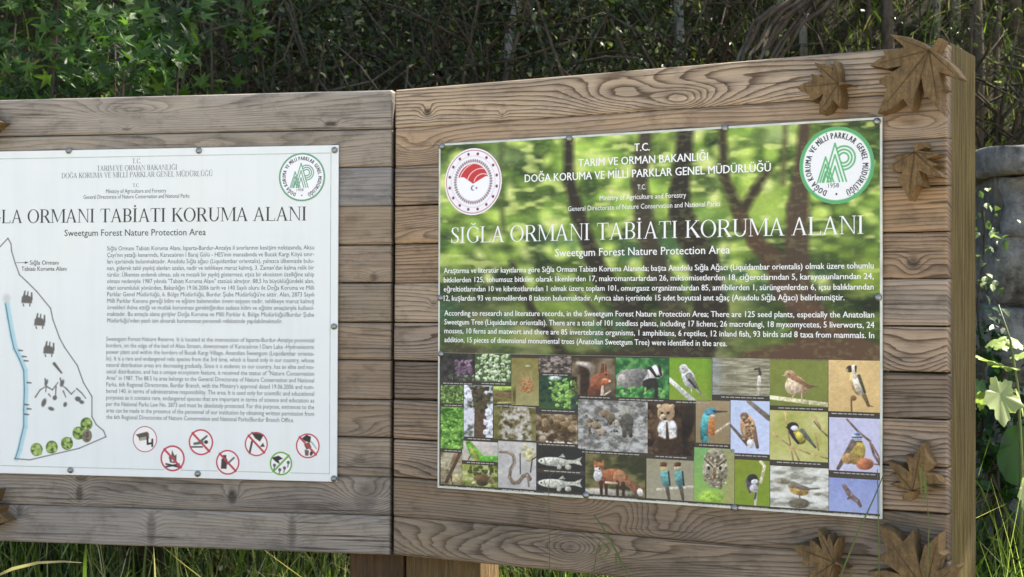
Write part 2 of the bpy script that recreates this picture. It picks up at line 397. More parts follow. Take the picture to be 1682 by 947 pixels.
GADV = {'I': .37, 'İ': .37, 'L': .66, 'A': .76, 'O': .82, 'R': .73, 'M': .98, 'N': .82, 'T': .68, 'B': .66, 'K': .76, 'U': .8, 'Ü': .8, 'S': .56, 'Ğ': .8, 'G': .8, 'C': .74, 'V': .76, 'E': .66, 'D': .8, 'P': .62, ' ': .3, '.': .28}
def glyph(c, w=1.0):
    T, t, f = .115 * w, .042 * w, .034 * w; out = []
    def poly(*p): out.append((list(p), [tuple(range(len(p)))]))
    def rect(x0, y0, x1, y1): poly((x0, y0), (x1, y0), (x1, y1), (x0, y1))
    def ser(xa, xb, y): rect(xa - .075, y, xb + .075, y + f)
    def arc(cx, cy, rx, ry, ix, iy, a0, a1, n=20, dx=0):
        P = []; Fc = []
        for i in range(n + 1):
            a = R(a0 + (a1 - a0) * i / n); P += [(cx + rx * math.cos(a), cy + ry * math.sin(a)), (cx + dx + ix * math.cos(a), cy + iy * math.sin(a))]
        for i in range(n): Fc.append((2 * i, 2 * i + 1, 2 * i + 3, 2 * i + 2))
        out.append((P, Fc))
    x = .1
    if c in 'Iİ':
        rect(x, 0, x + T, 1); ser(x, x + T, 0); ser(x, x + T, 1 - f)
        if c == 'İ': arc(x + T / 2, 1.17, .07, .07, .001, .001, 0, 360, 12)
    elif c == 'L': rect(x, 0, x + T, 1); ser(x, x + T, 1 - f); rect(.03, 0, .6, t); poly((.56, t), (.6, t), (.62, .24), (.6, .24))
    elif c in 'AV':
        P = [[(.07, 0), (.07 + t * 1.3, 0), (.40, .97), (.345, 1)], [(.56, 0), (.56 + T * 1.1, 0), (.40, 1), (.335, 1)]]
        bars = [[(.17, .32), (.55, .32), (.54, .32 + t), (.18, .32 + t)]] if c == 'A' else []
        sers = [(.07, .1, 0), (.58, .66, 0)]
        if c == 'V': P = [[(a, 1 - b) for a, b in p] for p in P]; P = [[(.73 - a, b) for a, b in p] for p in P]; sers = [(.08, .16, 1 - f), (.62, .66, 1 - f)]
        for p in P + bars: poly(*p)
        for s_ in sers: ser(*s_)
    elif c == 'O': arc(.41, .5, .38, .515, .38 - T, .515 - t, 0, 360, 32)
    elif c in 'RPB':
        rect(x, 0, x + T, 1); ser(x, x + T, 0); ser(x, x + T, 1 - f); w2 = .27 if c != 'B' else .24
        def bowl(y0, y1, rr):
            ym = (y0 + y1) / 2; h = (y1 - y0) / 2; rect(x + T, y1 - t, .34, y1); rect(x + T, y0, .34, y0 + t); arc(.34, ym, rr, h, rr - T, h - t, -90, 90, 14)
        bowl(.47, 1, w2)
        if c == 'B': bowl(0, .47 + t, .27)
        if c == 'R': poly((.32, .49), (.44, .49), (.71, 0), (.58, 0)); ser(.6, .66, 0)
    elif c == 'M':
        rect(.1, 0, .1 + t, 1); rect(.8, 0, .8 + T, 1); poly((.1, 1), (.1 + T, 1), (.49, .12), (.44, .02)); poly((.44, .02), (.49, .1), (.84, 1), (.8, 1))
        ser(.1, .14, 0); ser(.8, .8 + T, 0); rect(.02, 1 - f, .16, 1); rect(.82, 1 - f, .98, 1)
    elif c == 'N':
        rect(.12, 0, .12 + t, 1); rect(.67, 0, .67 + t, 1); poly((.1, 1), (.1 + T, 1), (.7, .03), (.68, -.01)); ser(.12, .16, 0); ser(.67, .71, 1 - f); rect(.03, 1 - f, .18, 1)
    elif c == 'T':
        rect(.28, 0, .28 + T, 1); rect(.04, 1 - t, .64, 1); poly((.04, 1 - t), (.07, 1 - t), (.05, .78), (.03, .78)); poly((.61, 1 - t), (.64, 1 - t), (.65, .78), (.63, .78)); ser(.28, .28 + T, 0)
    elif c == 'K':
        rect(x, 0, x + T, 1); ser(x, x + T, 0); ser(x, x + T, 1 - f); poly((x + T, .42), (x + T, .48), (.6, 1), (.66, 1)); poly((.29, .55), (.37, .63), (.76, 0), (.61, 0)); ser(.64, .7, 0); ser(.58, .64, 1 - f)
    elif c in 'UÜ':
        rect(.12, .33, .12 + T, 1); rect(.65, .33, .65 + t, 1); arc(.12 + (.53 + t) / 2, .34, (.53 + t) / 2, .35, (.53 + t) / 2 - T * .8, .35 - t * 1.4, 180, 360, 18); ser(.12, .12 + T, 1 - f); ser(.65, .65 + t, 1 - f)
        if c == 'Ü': arc(.3, 1.16, .06, .06, .001, .001, 0, 360, 10); arc(.54, 1.16, .06, .06, .001, .001, 0, 360, 10)
    elif c in 'GĞC':
        arc(.42, .5, .38, .515, .38 - T, .515 - t, 42, 318, 26)
        rect(.67, .68, .7, .95)
        if c != 'C': rect(.6, .1, .6 + T, .42); ser(.6, .6 + T, .42 - f)
        if c == 'Ğ': arc(.42, 1.27, .15, .15, .09, .1, 200, 340, 10)
    elif c == 'S':
        P = []; Fc = []; pts = [(.45, .78, .03), (.4, .93, .03), (.28, .985, .03), (.14, .92, .055), (.1, .76, .075), (.17, .61, .08), (.29, .5, .085), (.41, .38, .085), (.455, .24, .07), (.4, .08, .05), (.26, .015, .03), (.11, .07, .03), (.06, .24, .03)]
        for i, (a, b, r_) in enumerate(pts):
            p0 = np.array(pts[max(i - 1, 0)][:2]); p1 = np.array(pts[min(i + 1, len(pts) - 1)][:2]); d = p1 - p0; d /= np.linalg.norm(d); nn = np.array((-d[1], d[0])) * r_ * .75 * w
            P += [(a + nn[0], b + nn[1]), (a - nn[0], b - nn[1])]
        for i in range(len(pts) - 1): Fc.append((2 * i, 2 * i + 1, 2 * i + 3, 2 * i + 2))
        out.append((P, Fc)); rect(.43, .7, .46, .98); rect(.05, .02, .08, .3)
    elif c == 'E':
        rect(x, 0, x + T, 1); rect(.03, 0, .58, t); rect(.03, 1 - t, .56, 1); rect(x + T, .5, .44, .5 + t); poly((.55, t), (.58, t), (.61, .22), (.59, .22)); poly((.53, 1 - t), (.56, 1 - t), (.57, .8), (.55, .8)); rect(.42, .42, .45, .62)
    elif c == 'D': rect(x, 0, x + T, 1); ser(x, x + T * .5, 0); ser(x, x + T * .5, 1 - f); rect(x + T, 1 - t, .34, 1); rect(x + T, 0, .34, t); arc(.34, .5, .42, .5, .42 - T, .5 - t, -90, 90, 18)
    elif c == '.': arc(.12, .06, .065, .065, .001, .001, 0, 360, 10)
    return out

# ------------------------------------------------------------------ printed pictures (colours of ink on a sheet, laid on a fine grid)
class Art:
    def __init__(s, X, Y, crop=None):
        s.px = (X, Y)
        if crop: s.X = (X - crop[0]) * crop[2]; s.Y = (Y - crop[1]) * crop[2]; s.k = crop[2]
        else: s.X, s.Y, s.k = X, Y, 1
        s.C = np.zeros(X.shape + (3,)); s.model = crop is not None; s.fz = vnoise(s.X / 8, s.Y / 15, 77) if crop else 0; s.fz2 = vnoise(s.X / 28, s.Y / 22, 78) if crop else 0
    def tone(s, col, u, v):                                    # the tonal modelling printed inside a figure
        if not s.model: return col
        return np.array(col, float) * (1 - .26 * np.clip(v * .8 + u * .5, -1.2, 1.2) + .24 * (s.fz - .5) + .3 * (s.fz2 - .5))[..., None]
    def lay(s, a, col):
        a = np.clip(a, 0, 1)[..., None]; s.C = s.C * (1 - a) + np.array(col, float) * a
    def grad(s, c0, c1, hor=False):
        v = s.X if hor else s.Y; t = (v - v.min()) / (np.ptp(v) + 1e-9); s.C = np.array(c0, float) * (1 - t[..., None]) + np.array(c1, float) * t[..., None]
    def nz(s, sx, sy, seed, oct=3):
        r = 0; A = .5; tot = 0
        for i in range(oct):
            r = r + A * vnoise(s.X / sx * 2 ** i + 13.7 * i, s.Y / sy * 2 ** i + 5.1 * i, seed + i); tot += A; A *= .6
        return r / tot
    def pal(s, cols, sx, sy, seed, lo=.25, hi=.75, oct=3):
        n = np.clip((s.nz(sx, sy, seed, oct) - lo) / (hi - lo), 0, 1) * (len(cols) - 1)
        i = np.minimum(n.astype(int), len(cols) - 2); f = (n - i)[..., None]; c = np.array(cols, float)
        s.C = c[i] * (1 - f) + c[i + 1] * f
    def mottle(s, amp, sx, sy, seed): s.C = np.clip(s.C * (1 + amp * (s.nz(sx, sy, seed) - .5) * 2)[..., None], 0, 255)
    def e(s, cx, cy, rx, ry, rot, col, soft=None, op=1):
        a = R(rot); dx = s.X - cx; dy = s.Y - cy; u = dx * math.cos(a) + dy * math.sin(a); v = -dx * math.sin(a) + dy * math.cos(a)
        d = (np.sqrt((u / rx) ** 2 + (v / ry) ** 2) - 1) * min(rx, ry); sf = soft or s.k * 1.15; s.lay(op * (.5 - d / sf), s.tone(col, dx / max(rx, ry), dy / min(rx, ry)))
    def c(s, x0, y0, x1, y1, r0, r1, col, soft=None, op=1):
        dx, dy = x1 - x0, y1 - y0; t = np.clip(((s.X - x0) * dx + (s.Y - y0) * dy) / (dx * dx + dy * dy + 1e-9), 0, 1)
        d = np.hypot(s.X - x0 - t * dx, s.Y - y0 - t * dy) - (r0 + (r1 - r0) * t); s.lay(op * (.5 - d / (soft or s.k * 1.15)), s.tone(col, (s.X - (x0 + x1) / 2) / (max(r0, r1) + abs(dx) + 1), (s.Y - (y0 + y1) / 2) / (max(r0, r1) + abs(dy) * .7 + 1)))
    def path(s, pts, r0, r1, col, soft=None):
        n = len(pts) - 1
        for i in range(n): s.c(*pts[i], *pts[i + 1], r0 + (r1 - r0) * i / n, r0 + (r1 - r0) * (i + 1) / n, col, soft)
    def sd(s, pts):
        P = np.array(pts, float); d = np.full(s.X.shape, 1e18); ins = np.zeros(s.X.shape, bool)
        for i in range(len(P)):
            a, b = P[i], P[(i + 1) % len(P)]; e = b - a; t = np.clip(((s.X - a[0]) * e[0] + (s.Y - a[1]) * e[1]) / (e @ e + 1e-9), 0, 1)
            d = np.minimum(d, np.hypot(s.X - a[0] - t * e[0], s.Y - a[1] - t * e[1]))
            cnd = (a[1] > s.Y) != (b[1] > s.Y); xi = (b[0] - a[0]) * (s.Y - a[1]) / ((b[1] - a[1]) or 1e-9) + a[0]; ins ^= cnd & (s.X < xi)
        return np.where(ins, -d, d)
    def p(s, pts, col, soft=None, op=1): s.lay(op * (.5 - s.sd(pts) / (soft or s.k * 1.15)), s.tone(col, 0, 0))
    def spots(s, cols, n, r, box, seed, soft=None):
        g = random.Random(seed)
        for _ in range(n): s.e(g.uniform(box[0], box[2]), g.uniform(box[1], box[3]), r * g.uniform(.5, 1.3), r * g.uniform(.4, 1), g.uniform(0, 180), g.choice(cols), soft)
def print_grid(name, PL, ext, o, fn, den, parent, crop=None, label=None, disc=False, skip=None):
    """ext = s0, s1, h0, h1 in metres on the board; den = samples per metre"""
    s0, s1, h0, h1 = ext; nx = max(4, int((s1 - s0) * den)); ny = max(4, int((h1 - h0) * den))
    S, H = np.meshgrid(np.linspace(s0, s1, nx), np.linspace(h0, h1, ny)); P = PL.P(S, H, np.full_like(S, o))
    X, Y = proj(P); A = Art(X, Y, crop); fn(A)
    if crop: A.mottle(.07, 30, 26, 5); A.mottle(.05, 8, 8, 6); A.C = A.C * .94 + A.C.mean(-1, keepdims=True) * .06
    I = np.arange(nx * ny).reshape(ny, nx); Q = quads(I)
    if disc:
        u = (S - (s0 + s1) / 2) / ((s1 - s0) / 2); v = (H - (h0 + h1) / 2) / ((h1 - h0) / 2); ok = (u * u + v * v < .99).reshape(-1)
        Q = Q[ok[Q].all(1)]
    if skip is not None:
        ok = (np.abs(A.C - np.array(skip)).sum(-1) > 6).reshape(-1); Q = Q[ok[Q].any(1)]
    V = P.reshape(-1, 3); C = A.C.reshape(-1, 3)
    if disc or skip is not None:
        used = np.unique(Q); mp = np.zeros(len(V), int); mp[used] = np.arange(len(used)); V = V[used]; C = C[used]; Q = mp[Q]
    C = np.concatenate([lin(np.clip(C, 0, 255)), np.ones((len(C), 1))], 1)
    ob = mesh(name, V, [Q], PRINT, parent, False, {'Col': ('FLOAT_COLOR', C)})
    if label: ob['label'] = label
    return ob
def box_ext(PL, o, x0, y0, x1, y1):
    a = PL.px(x0, (y0 + y1) / 2, o)[0]; b = PL.px(x1, (y0 + y1) / 2, o)[0]; xm = (x0 + x1) / 2
    return a, b, PL.px(xm, y1, o)[1], PL.px(xm, y0, o)[1]
def disc_ext(PL, o, cx, cy, ry):
    a, b = PL.px(cx, cy, o); hh = (PL.px(cx, cy - ry, o)[1] - PL.px(cx, cy + ry, o)[1]) / 2; return a - hh, a + hh, b - hh, b + hh
def sheet(name, PL, s0, s1, h0, h1, o0, o1, mat, parent):
    q = MB(); P = [PL.P(a, h, o) for o in (o0, o1) for (a, h) in ((s0, h0), (s1, h0), (s1, h1), (s0, h1))]
    q.add(P, [(0, 3, 2, 1), (4, 5, 6, 7), (0, 1, 5, 4), (1, 2, 6, 5), (2, 3, 7, 6), (3, 0, 4, 7)])
    return q.build(name, mat, parent)
def screws(PL, pts, o, parent):
    for (x, y) in pts:
        a, h = PL.px(x, y, o + .004); q = MB(); V = []; Fc = []; n = 12
        prof = [(.0095, 0), (.0095, .0025), (.008, .006), (.0045, .0085), (.0012, .0095)]
        for (r_, d) in prof:
            for i in range(n): an = 2 * math.pi * i / n; V.append(PL.P(a + r_ * math.cos(an), h + r_ * math.sin(an), o + d))
        for k in range(len(prof) - 1):
            for i in range(n): Fc.append((k * n + i, k * n + (i + 1) % n, (k + 1) * n + (i + 1) % n, (k + 1) * n + i))
        Fc.append(tuple((len(prof) - 1) * n + i for i in range(n)))
        q.add(V, Fc); q.build('screw', METAL, parent, True)
def emblem_mp(PL, o, cx, cy, ry, ring, parent, gap, ringmat):
    s0, s1, h0, h1 = disc_ext(PL, o, cx, cy, ry); a, h, r_ = (s0 + s1) / 2, (h0 + h1) / 2, (s1 - s0) / 2
    c1 = ring
    def art(A):
        P0 = proj(PL.P(a, h, o)); n = A.X.shape; S = np.linspace(-1, 1, n[1])[None, :].repeat(n[0], 0); H = np.linspace(-1, 1, n[0])[:, None].repeat(n[1], 1)
        rr = np.hypot(S, H); A.C[:] = (243, 244, 243); k = 2.5 / n[0] * 1.0
        A.lay(.5 - (np.abs(rr - gap[0]) - gap[1]) / (2 * k), c1)
        B = Art(S, -H); B.C = A.C; B.k = .03
        g = c1
        def chev(xc, top, base, half):
            for i in range(3):
                f = 1 - i * .3; y0 = top + (base - top) * (i * .3)
                for sgn in (-1, 1): B.c(xc, y0, xc + sgn * half * f, base, .02, .02, g, .02)
        chev(-.29, -.22, .42, .21); chev(-.04, -.56, .42, .3)
        for rad in (.3, .215, .13):
            ring_ = np.abs(np.hypot(S - .19, -H + .18) - rad); a_ = .5 - (ring_ - .022) / .02; a_ = np.where((S > -.04 + (-H + .56) * .29), a_, 0); B.lay(a_, g)
        A.C = B.C
    e = print_grid('emblem', PL, (s0, s1, h0, h1), o, art, 190 / (s1 - s0), parent, disc=True, label='round green and white emblem with mountain shaped letters')
    q = MB(); rt = r_ * .69; txt = 'DOĞA KORUMA VE MİLLİ PARKLAR GENEL MÜDÜRLÜĞÜ'
    geo = [None if c == ' ' else text_geo(c, 0) for c in txt]
    wid = [.42 if g is None else np.ptp(g[0][:, 0]) + .17 for g in geo]; span = R(320); kk = rt * span / sum(wid); sc_ = r_ * .15 / CAP; pos = 0
    for g, wd in zip(geo, wid):
        th = (pos + wd / 2) / sum(wid) * span; pos += wd
        if g is None: continue
        V, Fc = g; V = V.copy(); V[:, 0] = (V[:, 0] - (V[:, 0].max() + V[:, 0].min()) / 2) * min(kk, sc_ * 1.1); V[:, 1] *= sc_
        phi = -math.pi / 2 - R(20) - th; tx, ty = math.sin(phi), -math.cos(phi); ux, uy = math.cos(phi), math.sin(phi)
        for i, t_ in enumerate((-.03, .03)): q.add(PL.P(a + ux * (rt + V[:, 1]) + tx * (V[:, 0] + t_ * sc_), h + uy * (rt + V[:, 1]) + ty * (V[:, 0] + t_ * sc_), np.full(len(V), o + .0004 + i * 3e-5)), Fc)
    V, Fc = text_geo('1958', 0); sc_ = r_ * .11 / CAP; V = V * sc_; V[:, 0] -= V[:, 0].mean(); q.add(PL.P(a + V[:, 0] - r_ * .05, h - r_ * .57 + V[:, 1], np.full(len(V), o + .0004)), Fc)
    dt = [(a + r_ * .03 * math.cos(i), h - r_ * .74 + r_ * .03 * math.sin(i)) for i in np.linspace(0, 6.28, 7)[:-1]]
    q.add([PL.P(x, y, o + .0004) for x, y in dt], [tuple(range(6))])
    q.build('ring_text', INK, e)
def emblem_min(PL, o, ext, parent):
    s0, s1, h0, h1 = ext
    def art(A):
        n = A.X.shape; S = np.linspace(-1, 1, n[1])[None, :].repeat(n[0], 0); H = np.linspace(1, -1, n[0])[:, None].repeat(n[1], 1) * -1
        S, H = S, -H                                                          # H down
        A.C[:] = (246, 244, 244); B = Art(S, H); B.C = A.C; B.k = .02; rr = np.hypot(S, H)
        B.lay(.5 - (np.abs(rr - .93) - .012) / .02, (190, 110, 116))
        B.lay(.5 - (np.abs(rr - .62) - .03) / .03, (196, 178, 182)); B.lay(.5 - (np.abs(rr - .76) - .008) / .02, (226, 200, 204))
        for i in range(16):
            t = 2 * math.pi * (i + .5) / 16; B.e(.83 * math.cos(t), .83 * math.sin(t), .042, .042, 0, (120, 62, 78))
        for i in range(52):
            t = 2 * math.pi * i / 52; B.c(.66 * math.cos(t), .66 * math.sin(t), .58 * math.cos(t), .58 * math.sin(t), .012, .012, (120, 104, 110))
        B.e(0, 0, .53, .53, 0, (250, 250, 252))
        red = (203, 62, 62); m_ = np.where(H < -.17 + 0 * S, 1, 0)
        B.lay(np.clip(.5 - (rr - .53) / .02, 0, 1) * (H < -.14), red)
        B.p([(-.35, -.16), (.46, -.16), (.0, .06)], red)
        for k, (ox, rd) in enumerate(((-.02, .62), (.06, .44), (.12, .28))):
            B.lay((.5 - (np.abs(np.hypot((S - .22 - ox) * .9, H - .06) - rd) - .013) / .02) * (H < .0) * (rr < .52) * (S < .5), (250, 230, 228))
        B.lay((.5 - (np.hypot(S, H - .19) - .075) / .02), (118, 96, 120)); B.e(.03, .19, .06, .06, 0, (250, 250, 252)); B.e(.12, .19, .03, .03, 0, (118, 96, 120))
        A.C = B.C
    return print_grid('emblem', PL, ext, o, art, 170 / (s1 - s0), parent, disc=True, label='round white emblem with red wheat dome and crescent')

# ------------------------------------------------------------------ white sign on the left board
LO = .010
ls1, lh1 = LP.px(556, 238, LO); _, lh0 = LP.px(554, 791, LO); ls0 = ls1 - 1.258
sign_l = empty('information_sign', tuple(LP.P((ls0 + ls1) / 2, lh0, LO)), 'white information sign with map and pictograms on the grey board', 'information sign')
sheet('sheet', LP, ls0, ls1, lh0, lh1, .0045, LO, SHEETW, sign_l)
q = MB()
e_ = .021
for (a0, a1, b0, b1) in ((ls0 + e_, ls1 - e_, lh1 - e_ - .0022, lh1 - e_), (ls0 + e_, ls1 - e_, lh0 + e_, lh0 + e_ + .0022), (ls1 - e_ - .0022, ls1 - e_, lh0 + e_ + .0022, lh1 - e_ - .0022), (ls0 + e_, ls0 + e_ + .0022, lh0 + e_ + .0022, lh1 - e_ - .0022)):
    q.add([LP.P(a0, b0, LO + .0003), LP.P(a1, b0, LO + .0003), LP.P(a1, b1, LO + .0003), LP.P(a0, b1, LO + .0003)], [(0, 1, 2, 3)])
q.build('border_line', LINEI, sign_l)
screws(LP, [(112, 247), (326, 247), (549, 246), (548, 536), (548, 786), (324, 778), (115, 772), (-104, 248), (-108, 768)], LO, sign_l)
wt = Writer(LP, LO + .0004)
wt.serif('T.C.', 217, 268, 232, 8, .95); wt.serif('TARIM VE ORMAN BAKANLIĞI', 159, 280.5, 291, 8.6, .9); wt.serif('DOĞA KORUMA VE MİLLİ PARKLAR GENEL MÜDÜRLÜĞÜ', 101, 292.5, 349, 8.6, .9)
wt.serif('T.C.', 218, 307, 229, 6, 1.2); wt.line('Ministry of Agriculture and Forestry', 174, 317, 273, 6.5, -.008); wt.line('General Directorate of Nature Conservation and National Parks', 137, 326.5, 311, 6.5, -.008)
wt.build('heading_text', INKG, sign_l)
wt = Writer(LP, LO + .0004); wt.serif('LA ORMANI TABİATI KORUMA ALANI', 2, 366.3, 504, 22, 1.02, 'SIĞ'); wt.build('title_text', INK, sign_l)
wt = Writer(LP, LO + .0004); wt.line('Sweetgum Forest Nature Protection Area', 106, 387.5, 338, 10.5, .004); wt.build('subtitle_text', INK, sign_l)
TR = ['Sığla Ormanı Tabiatı Koruma Alanı, Isparta-Burdur-Antalya il sınırlarının kesişim noktasında, Aksu', "Çayı'nın yatağı kenarında, Karacaören I Baraj Gölü - HES'inin mansabında ve Bucak Kargı Köyü sınır-", 'ları içerisinde bulunmaktadır. Anadolu Sığla ağacı (Liquidambar orientalis), yalnızca ülkemizde bulu-', "nan, giderek tabii yayılış alanları azalan, nadir ve tehlikeye maruz kalmış, 3. Zaman'dan kalma relik bir", 'türdür. Ülkemize endemik olması, ada ve mozaik bir yayılış göstermesi, eşsiz bir ekosistem özelliğine sahip', 'olması nedeniyle 1987 yılında "Tabiatı Koruma Alanı" statüsü almıştır. 88,5 ha büyüklüğündeki alan,', 'idari sorumluluk yönünden, Bakanlığın 19.06.2006 tarih ve 140 Sayılı oluru ile Doğa Koruma ve Milli', "Parklar Genel Müdürlüğü, 6. Bölge Müdürlüğü, Burdur Şube Müdürlüğü'ne aittir. Alan, 2873 Sayılı", 'Milli Parklar Kanunu gereği bilim ve eğitim bakımından önem taşıyan nadir, tehlikeye maruz kalmış', 'örnekleri ihtiva ettiği ve mutlak korunması gerektiğinden sadece bilim ve eğitim amaçlarıyla kullanıl-', 'maktadır. Bu amaçla alana girişler Doğa Koruma ve Milli Parklar 6. Bölge Müdürlüğü/Burdur Şube', "Müdürlüğü'nden yazılı izin alınarak kurumumuz personeli refakatinde yapılabilmektedir."]
EN = ['Sweetgum Forest Nature Reserve. It is located at the intersection of Isparta-Burdur-Antalya provincial', 'borders, on the edge of the bed of Aksu Stream, downstream of Karacaören I Dam Lake -Hydroelectric', 'power plant and within the borders of Bucak Kargı Village. Anatolian Sweetgum (Liquidambar orienta-', 'lis). It is a rare and endangered relic species from the 3rd time, which is found only in our country, whose', 'natural distribution areas are decreasing gradually. Since it is endemic to our country, has an elite and mo-', 'saical distribution, and has a unique ecosystem feature, it received the status of "Nature Conservation', 'Area" in 1987. The 88.5 ha area belongs to the General Directorate of Nature Conservation and National', "Parks, 6th Regional Directorate, Burdur Branch, with the Ministry's approval dated 19.06.2006 and num-", 'bered 140, in terms of administrative responsibility. The area; It is used only for scientific and educational', 'purposes as it contains rare, endangered species that are important in terms of science and education as', 'per the National Parks Law No. 2873 and must be absolutely protected. For this purpose, entrances to the', 'area can be made in the presence of the personnel of our institution by obtaining written permission from', 'the 6th Regional Directorate of Nature Conservation and National Parks/Burdur Branch Office.']
wt = Writer(LP, LO + .0004)
for i, t in enumerate(TR): wt.line(t, 176, 411 + i * 10.75, 516 if i < 11 else 464, 6.9, .002)
wt.build('body_text', INKG, sign_l)
wt = Writer(LP, LO + .0004)
for i, t in enumerate(EN): wt.line(t, 174.5, 559.5 + i * 10.68, 516 if i < 12 else 483, 6.9, .002)
wt.build('body_text', INKG, sign_l)
wt = Writer(LP, LO + .0008); wt.line('Sığla Ormanı', 49, 434.5, 96, 7, .004); wt.line('Tabiatı Koruma Alanı', 35, 444.5, 109, 7, .004)
a0 = LP.px(27, 431, LO); a1 = LP.px(41, 431, LO); a2 = LP.px(47, 431, LO); tk = .0008
wt.b.add([LP.P(a0[0], a0[1] - tk, wt.o), LP.P(a1[0], a0[1] - tk, wt.o), LP.P(a1[0], a0[1] + tk, wt.o), LP.P(a0[0], a0[1] + tk, wt.o)], [(0, 1, 2, 3)])
wt.b.add([LP.P(a1[0], a0[1] - .004, wt.o), LP.P(a2[0], a0[1], wt.o), LP.P(a1[0], a0[1] + .004, wt.o)], [(0, 1, 2)])
wt.build('map_label', INKG, sign_l)
WHT = (232, 236, 232)
def art_map(A):
    A.C[:] = WHT; A.k = 1.2
    river = [(11, 498), (15, 522), (20, 550), (25, 572), (34, 590), (41, 608), (42, 640), (41, 672), (41, 700), (36, 720), (32, 738), (27, 753)]
    A.path(river, 4.6, 4.2, (176, 212, 220), 3); A.path([(x - 2, y) for x, y in river], .9, .8, (92, 120, 128))
    ol = [(-60, 470), (13, 391), (18, 400), (19, 412), (25, 432), (32, 451), (45, 463), (60, 478), (83, 506), (87, 525), (98, 555), (106, 570), (127, 600), (137, 628), (151, 651), (151, 684), (158, 697), (170, 707), (174, 717), (130, 736), (49, 755), (24, 753)]
    A.path(ol, .85, .85, (112, 108, 104))
    A.e(11, 490, 6, 7, 0, (206, 208, 204), 6)
    g = (104, 102, 98)
    for (x, y) in ((44, 491), (65, 528), (80, 574)):
        A.p([(x - 9, y + 6), (x - 8, y - 4), (x - 2, y - 7), (x + 5, y - 5), (x + 9, y), (x + 8, y + 7)], g, 2); A.c(x - 5, y - 3, x - 3, y - 13, 1.9, 1.2, g); A.c(x + 1, y - 4, x + 2, y - 12, 1.2, 1, g); A.c(x + 8, y, x + 8, y - 10, 1.6, 1.3, g); A.c(x - 6, y + 8, x - 5, y + 11, 1, 1, g); A.c(x + 5, y + 8, x + 5, y + 11, 1, 1, g)
    for (x, y) in ((34, 575), (40, 585), (43, 592), (48, 628), (44, 664), (48, 671), (44, 680)): A.c(x - 3, y, x + 3, y + .6, 1.4, 1, g)
    A.c(89, 597, 101, 612, 2.6, 1.4, g)
    k = (122, 118, 112)
    for seg in (((58, 652), (66, 640), (76, 634)), ((74, 622), (76, 634), (75, 643)), ((76, 634), (86, 640), (95, 628)), ((99, 621), (101, 632), (108, 637)), ((108, 637), (117, 647), (123, 641)), ((126, 638), (134, 645), (141, 654)), ((92, 634), (91, 655)), ((104, 642), (108, 652)), ((80, 647), (83, 651))): A.path(seg, 1.3, .8, k)
    for (x, y, rx, ry) in ((72, 661, 3.6, 7), (90, 653, 3.5, 4), (107, 664, 3, 4), (84, 671, 5, 3), (128, 655, 5, 4), (134, 660, 4, 3), (76, 628, 2.5, 5), (102, 629, 3, 6)): A.e(x, y, rx, ry, 20, g, 2)
    for (x, y, seed) in ((60, 738, 1), (85, 734, 2), (110, 728, 3), (129, 711, 4), (142, 696, 5)):
        A.e(x, y, 9.8, 10.6, 0, (96, 120, 58)); A.spots([(150, 178, 92), (176, 196, 120), (72, 92, 44), (128, 160, 72)], 26, 3.4, (x - 6.5, y - 7, x + 6.5, y + 7), seed, 1.5)
    A.e(143, 716, 8, 10.5, 10, (128, 116, 100)); A.spots([(96, 88, 76), (150, 138, 120)], 12, 3, (138, 708, 148, 724), 7)
print_grid('map_drawing', LP, box_ext(LP, LO + .0003, -62, 386, 180, 760), LO + .0003, art_map, 1000, sign_l, skip=WHT)
RED, BLK, GRN = (188, 66, 76), (52, 48, 48), (112, 168, 66)
def pict(cx, cy, ry, ringc, thin, fn, label):
    ext = disc_ext(LP, LO + .0004, cx, cy, ry + 1.5)
    def art(A):
        n = A.X.shape; S = np.linspace(-1, 1, n[1])[None, :].repeat(n[0], 0) * (ry + 1.5) / ry; H = np.linspace(1, -1, n[0])[:, None].repeat(n[1], 1) * -1 * (ry + 1.5) / ry
        H = -H; B = Art(S, H); B.k = .06; B.C[:] = WHT; rr = np.hypot(S, H); B.lay(.5 - (rr - .9) / .05, (242, 238, 232)); fn(B)
        B.lay(.5 - (np.abs(rr - .95 + thin) - thin) / .05, ringc); B.k = .06; A.C = B.C
    print_grid('pictogram', LP, ext, LO + .0004, art, 110 / (ext[1] - ext[0]), sign_l, disc=True, label=label)
def slash(B, c, d=1): B.c(-.66 * d, -.66, .66 * d, .66, .075, .075, c)
def f_cam(B):
    B.p([(-.72, -.32), (.16, -.55), (.3, -.42), (.32, -.05), (-.42, .1), (-.5, -.12)], (92, 82, 72)); B.p([(-.42, -.1), (.1, -.2), (.12, .04), (-.38, .12)], (168, 158, 140)); B.c(.2, .0, .22, .34, .07, .07, BLK); B.c(.22, .34, .55, .28, .07, .07, BLK); B.c(.58, .02, .58, .5, .07, .07, BLK)
def f_fire(B):
    B.p([(-.2, .3), (-.3, -.1), (-.1, -.2), (-.05, -.6), (.15, -.2), (.3, -.3), (.3, .2), (.15, .35)], (96, 84, 80)); B.p([(-.08, .2), (-.05, -.15), (.12, .0), (.1, .25)], (240, 220, 210)); B.c(-.5, .42, .5, .62, .06, .06, BLK); B.c(.5, .42, -.5, .62, .06, .06, BLK); slash(B, RED)
def f_swim(B):
    B.c(-.1, .0, .45, -.45, .09, .07, (80, 104, 96)); B.e(.4, -.02, .15, .13, 0, BLK); B.c(-.5, .12, .1, .02, .09, .1, (80, 104, 96)); B.c(-.75, .36, .1, .34, .05, .05, BLK); slash(B, RED)
def f_bottle(B):
    B.p([(-.55, .5), (-.5, -.25), (-.38, -.3), (-.38, -.55), (-.12, -.55), (-.12, -.3), (-.02, -.2), (-.1, .5)], (70, 60, 58)); B.c(.0, .1, .5, -.35, .07, .07, (86, 110, 98)); slash(B, RED)
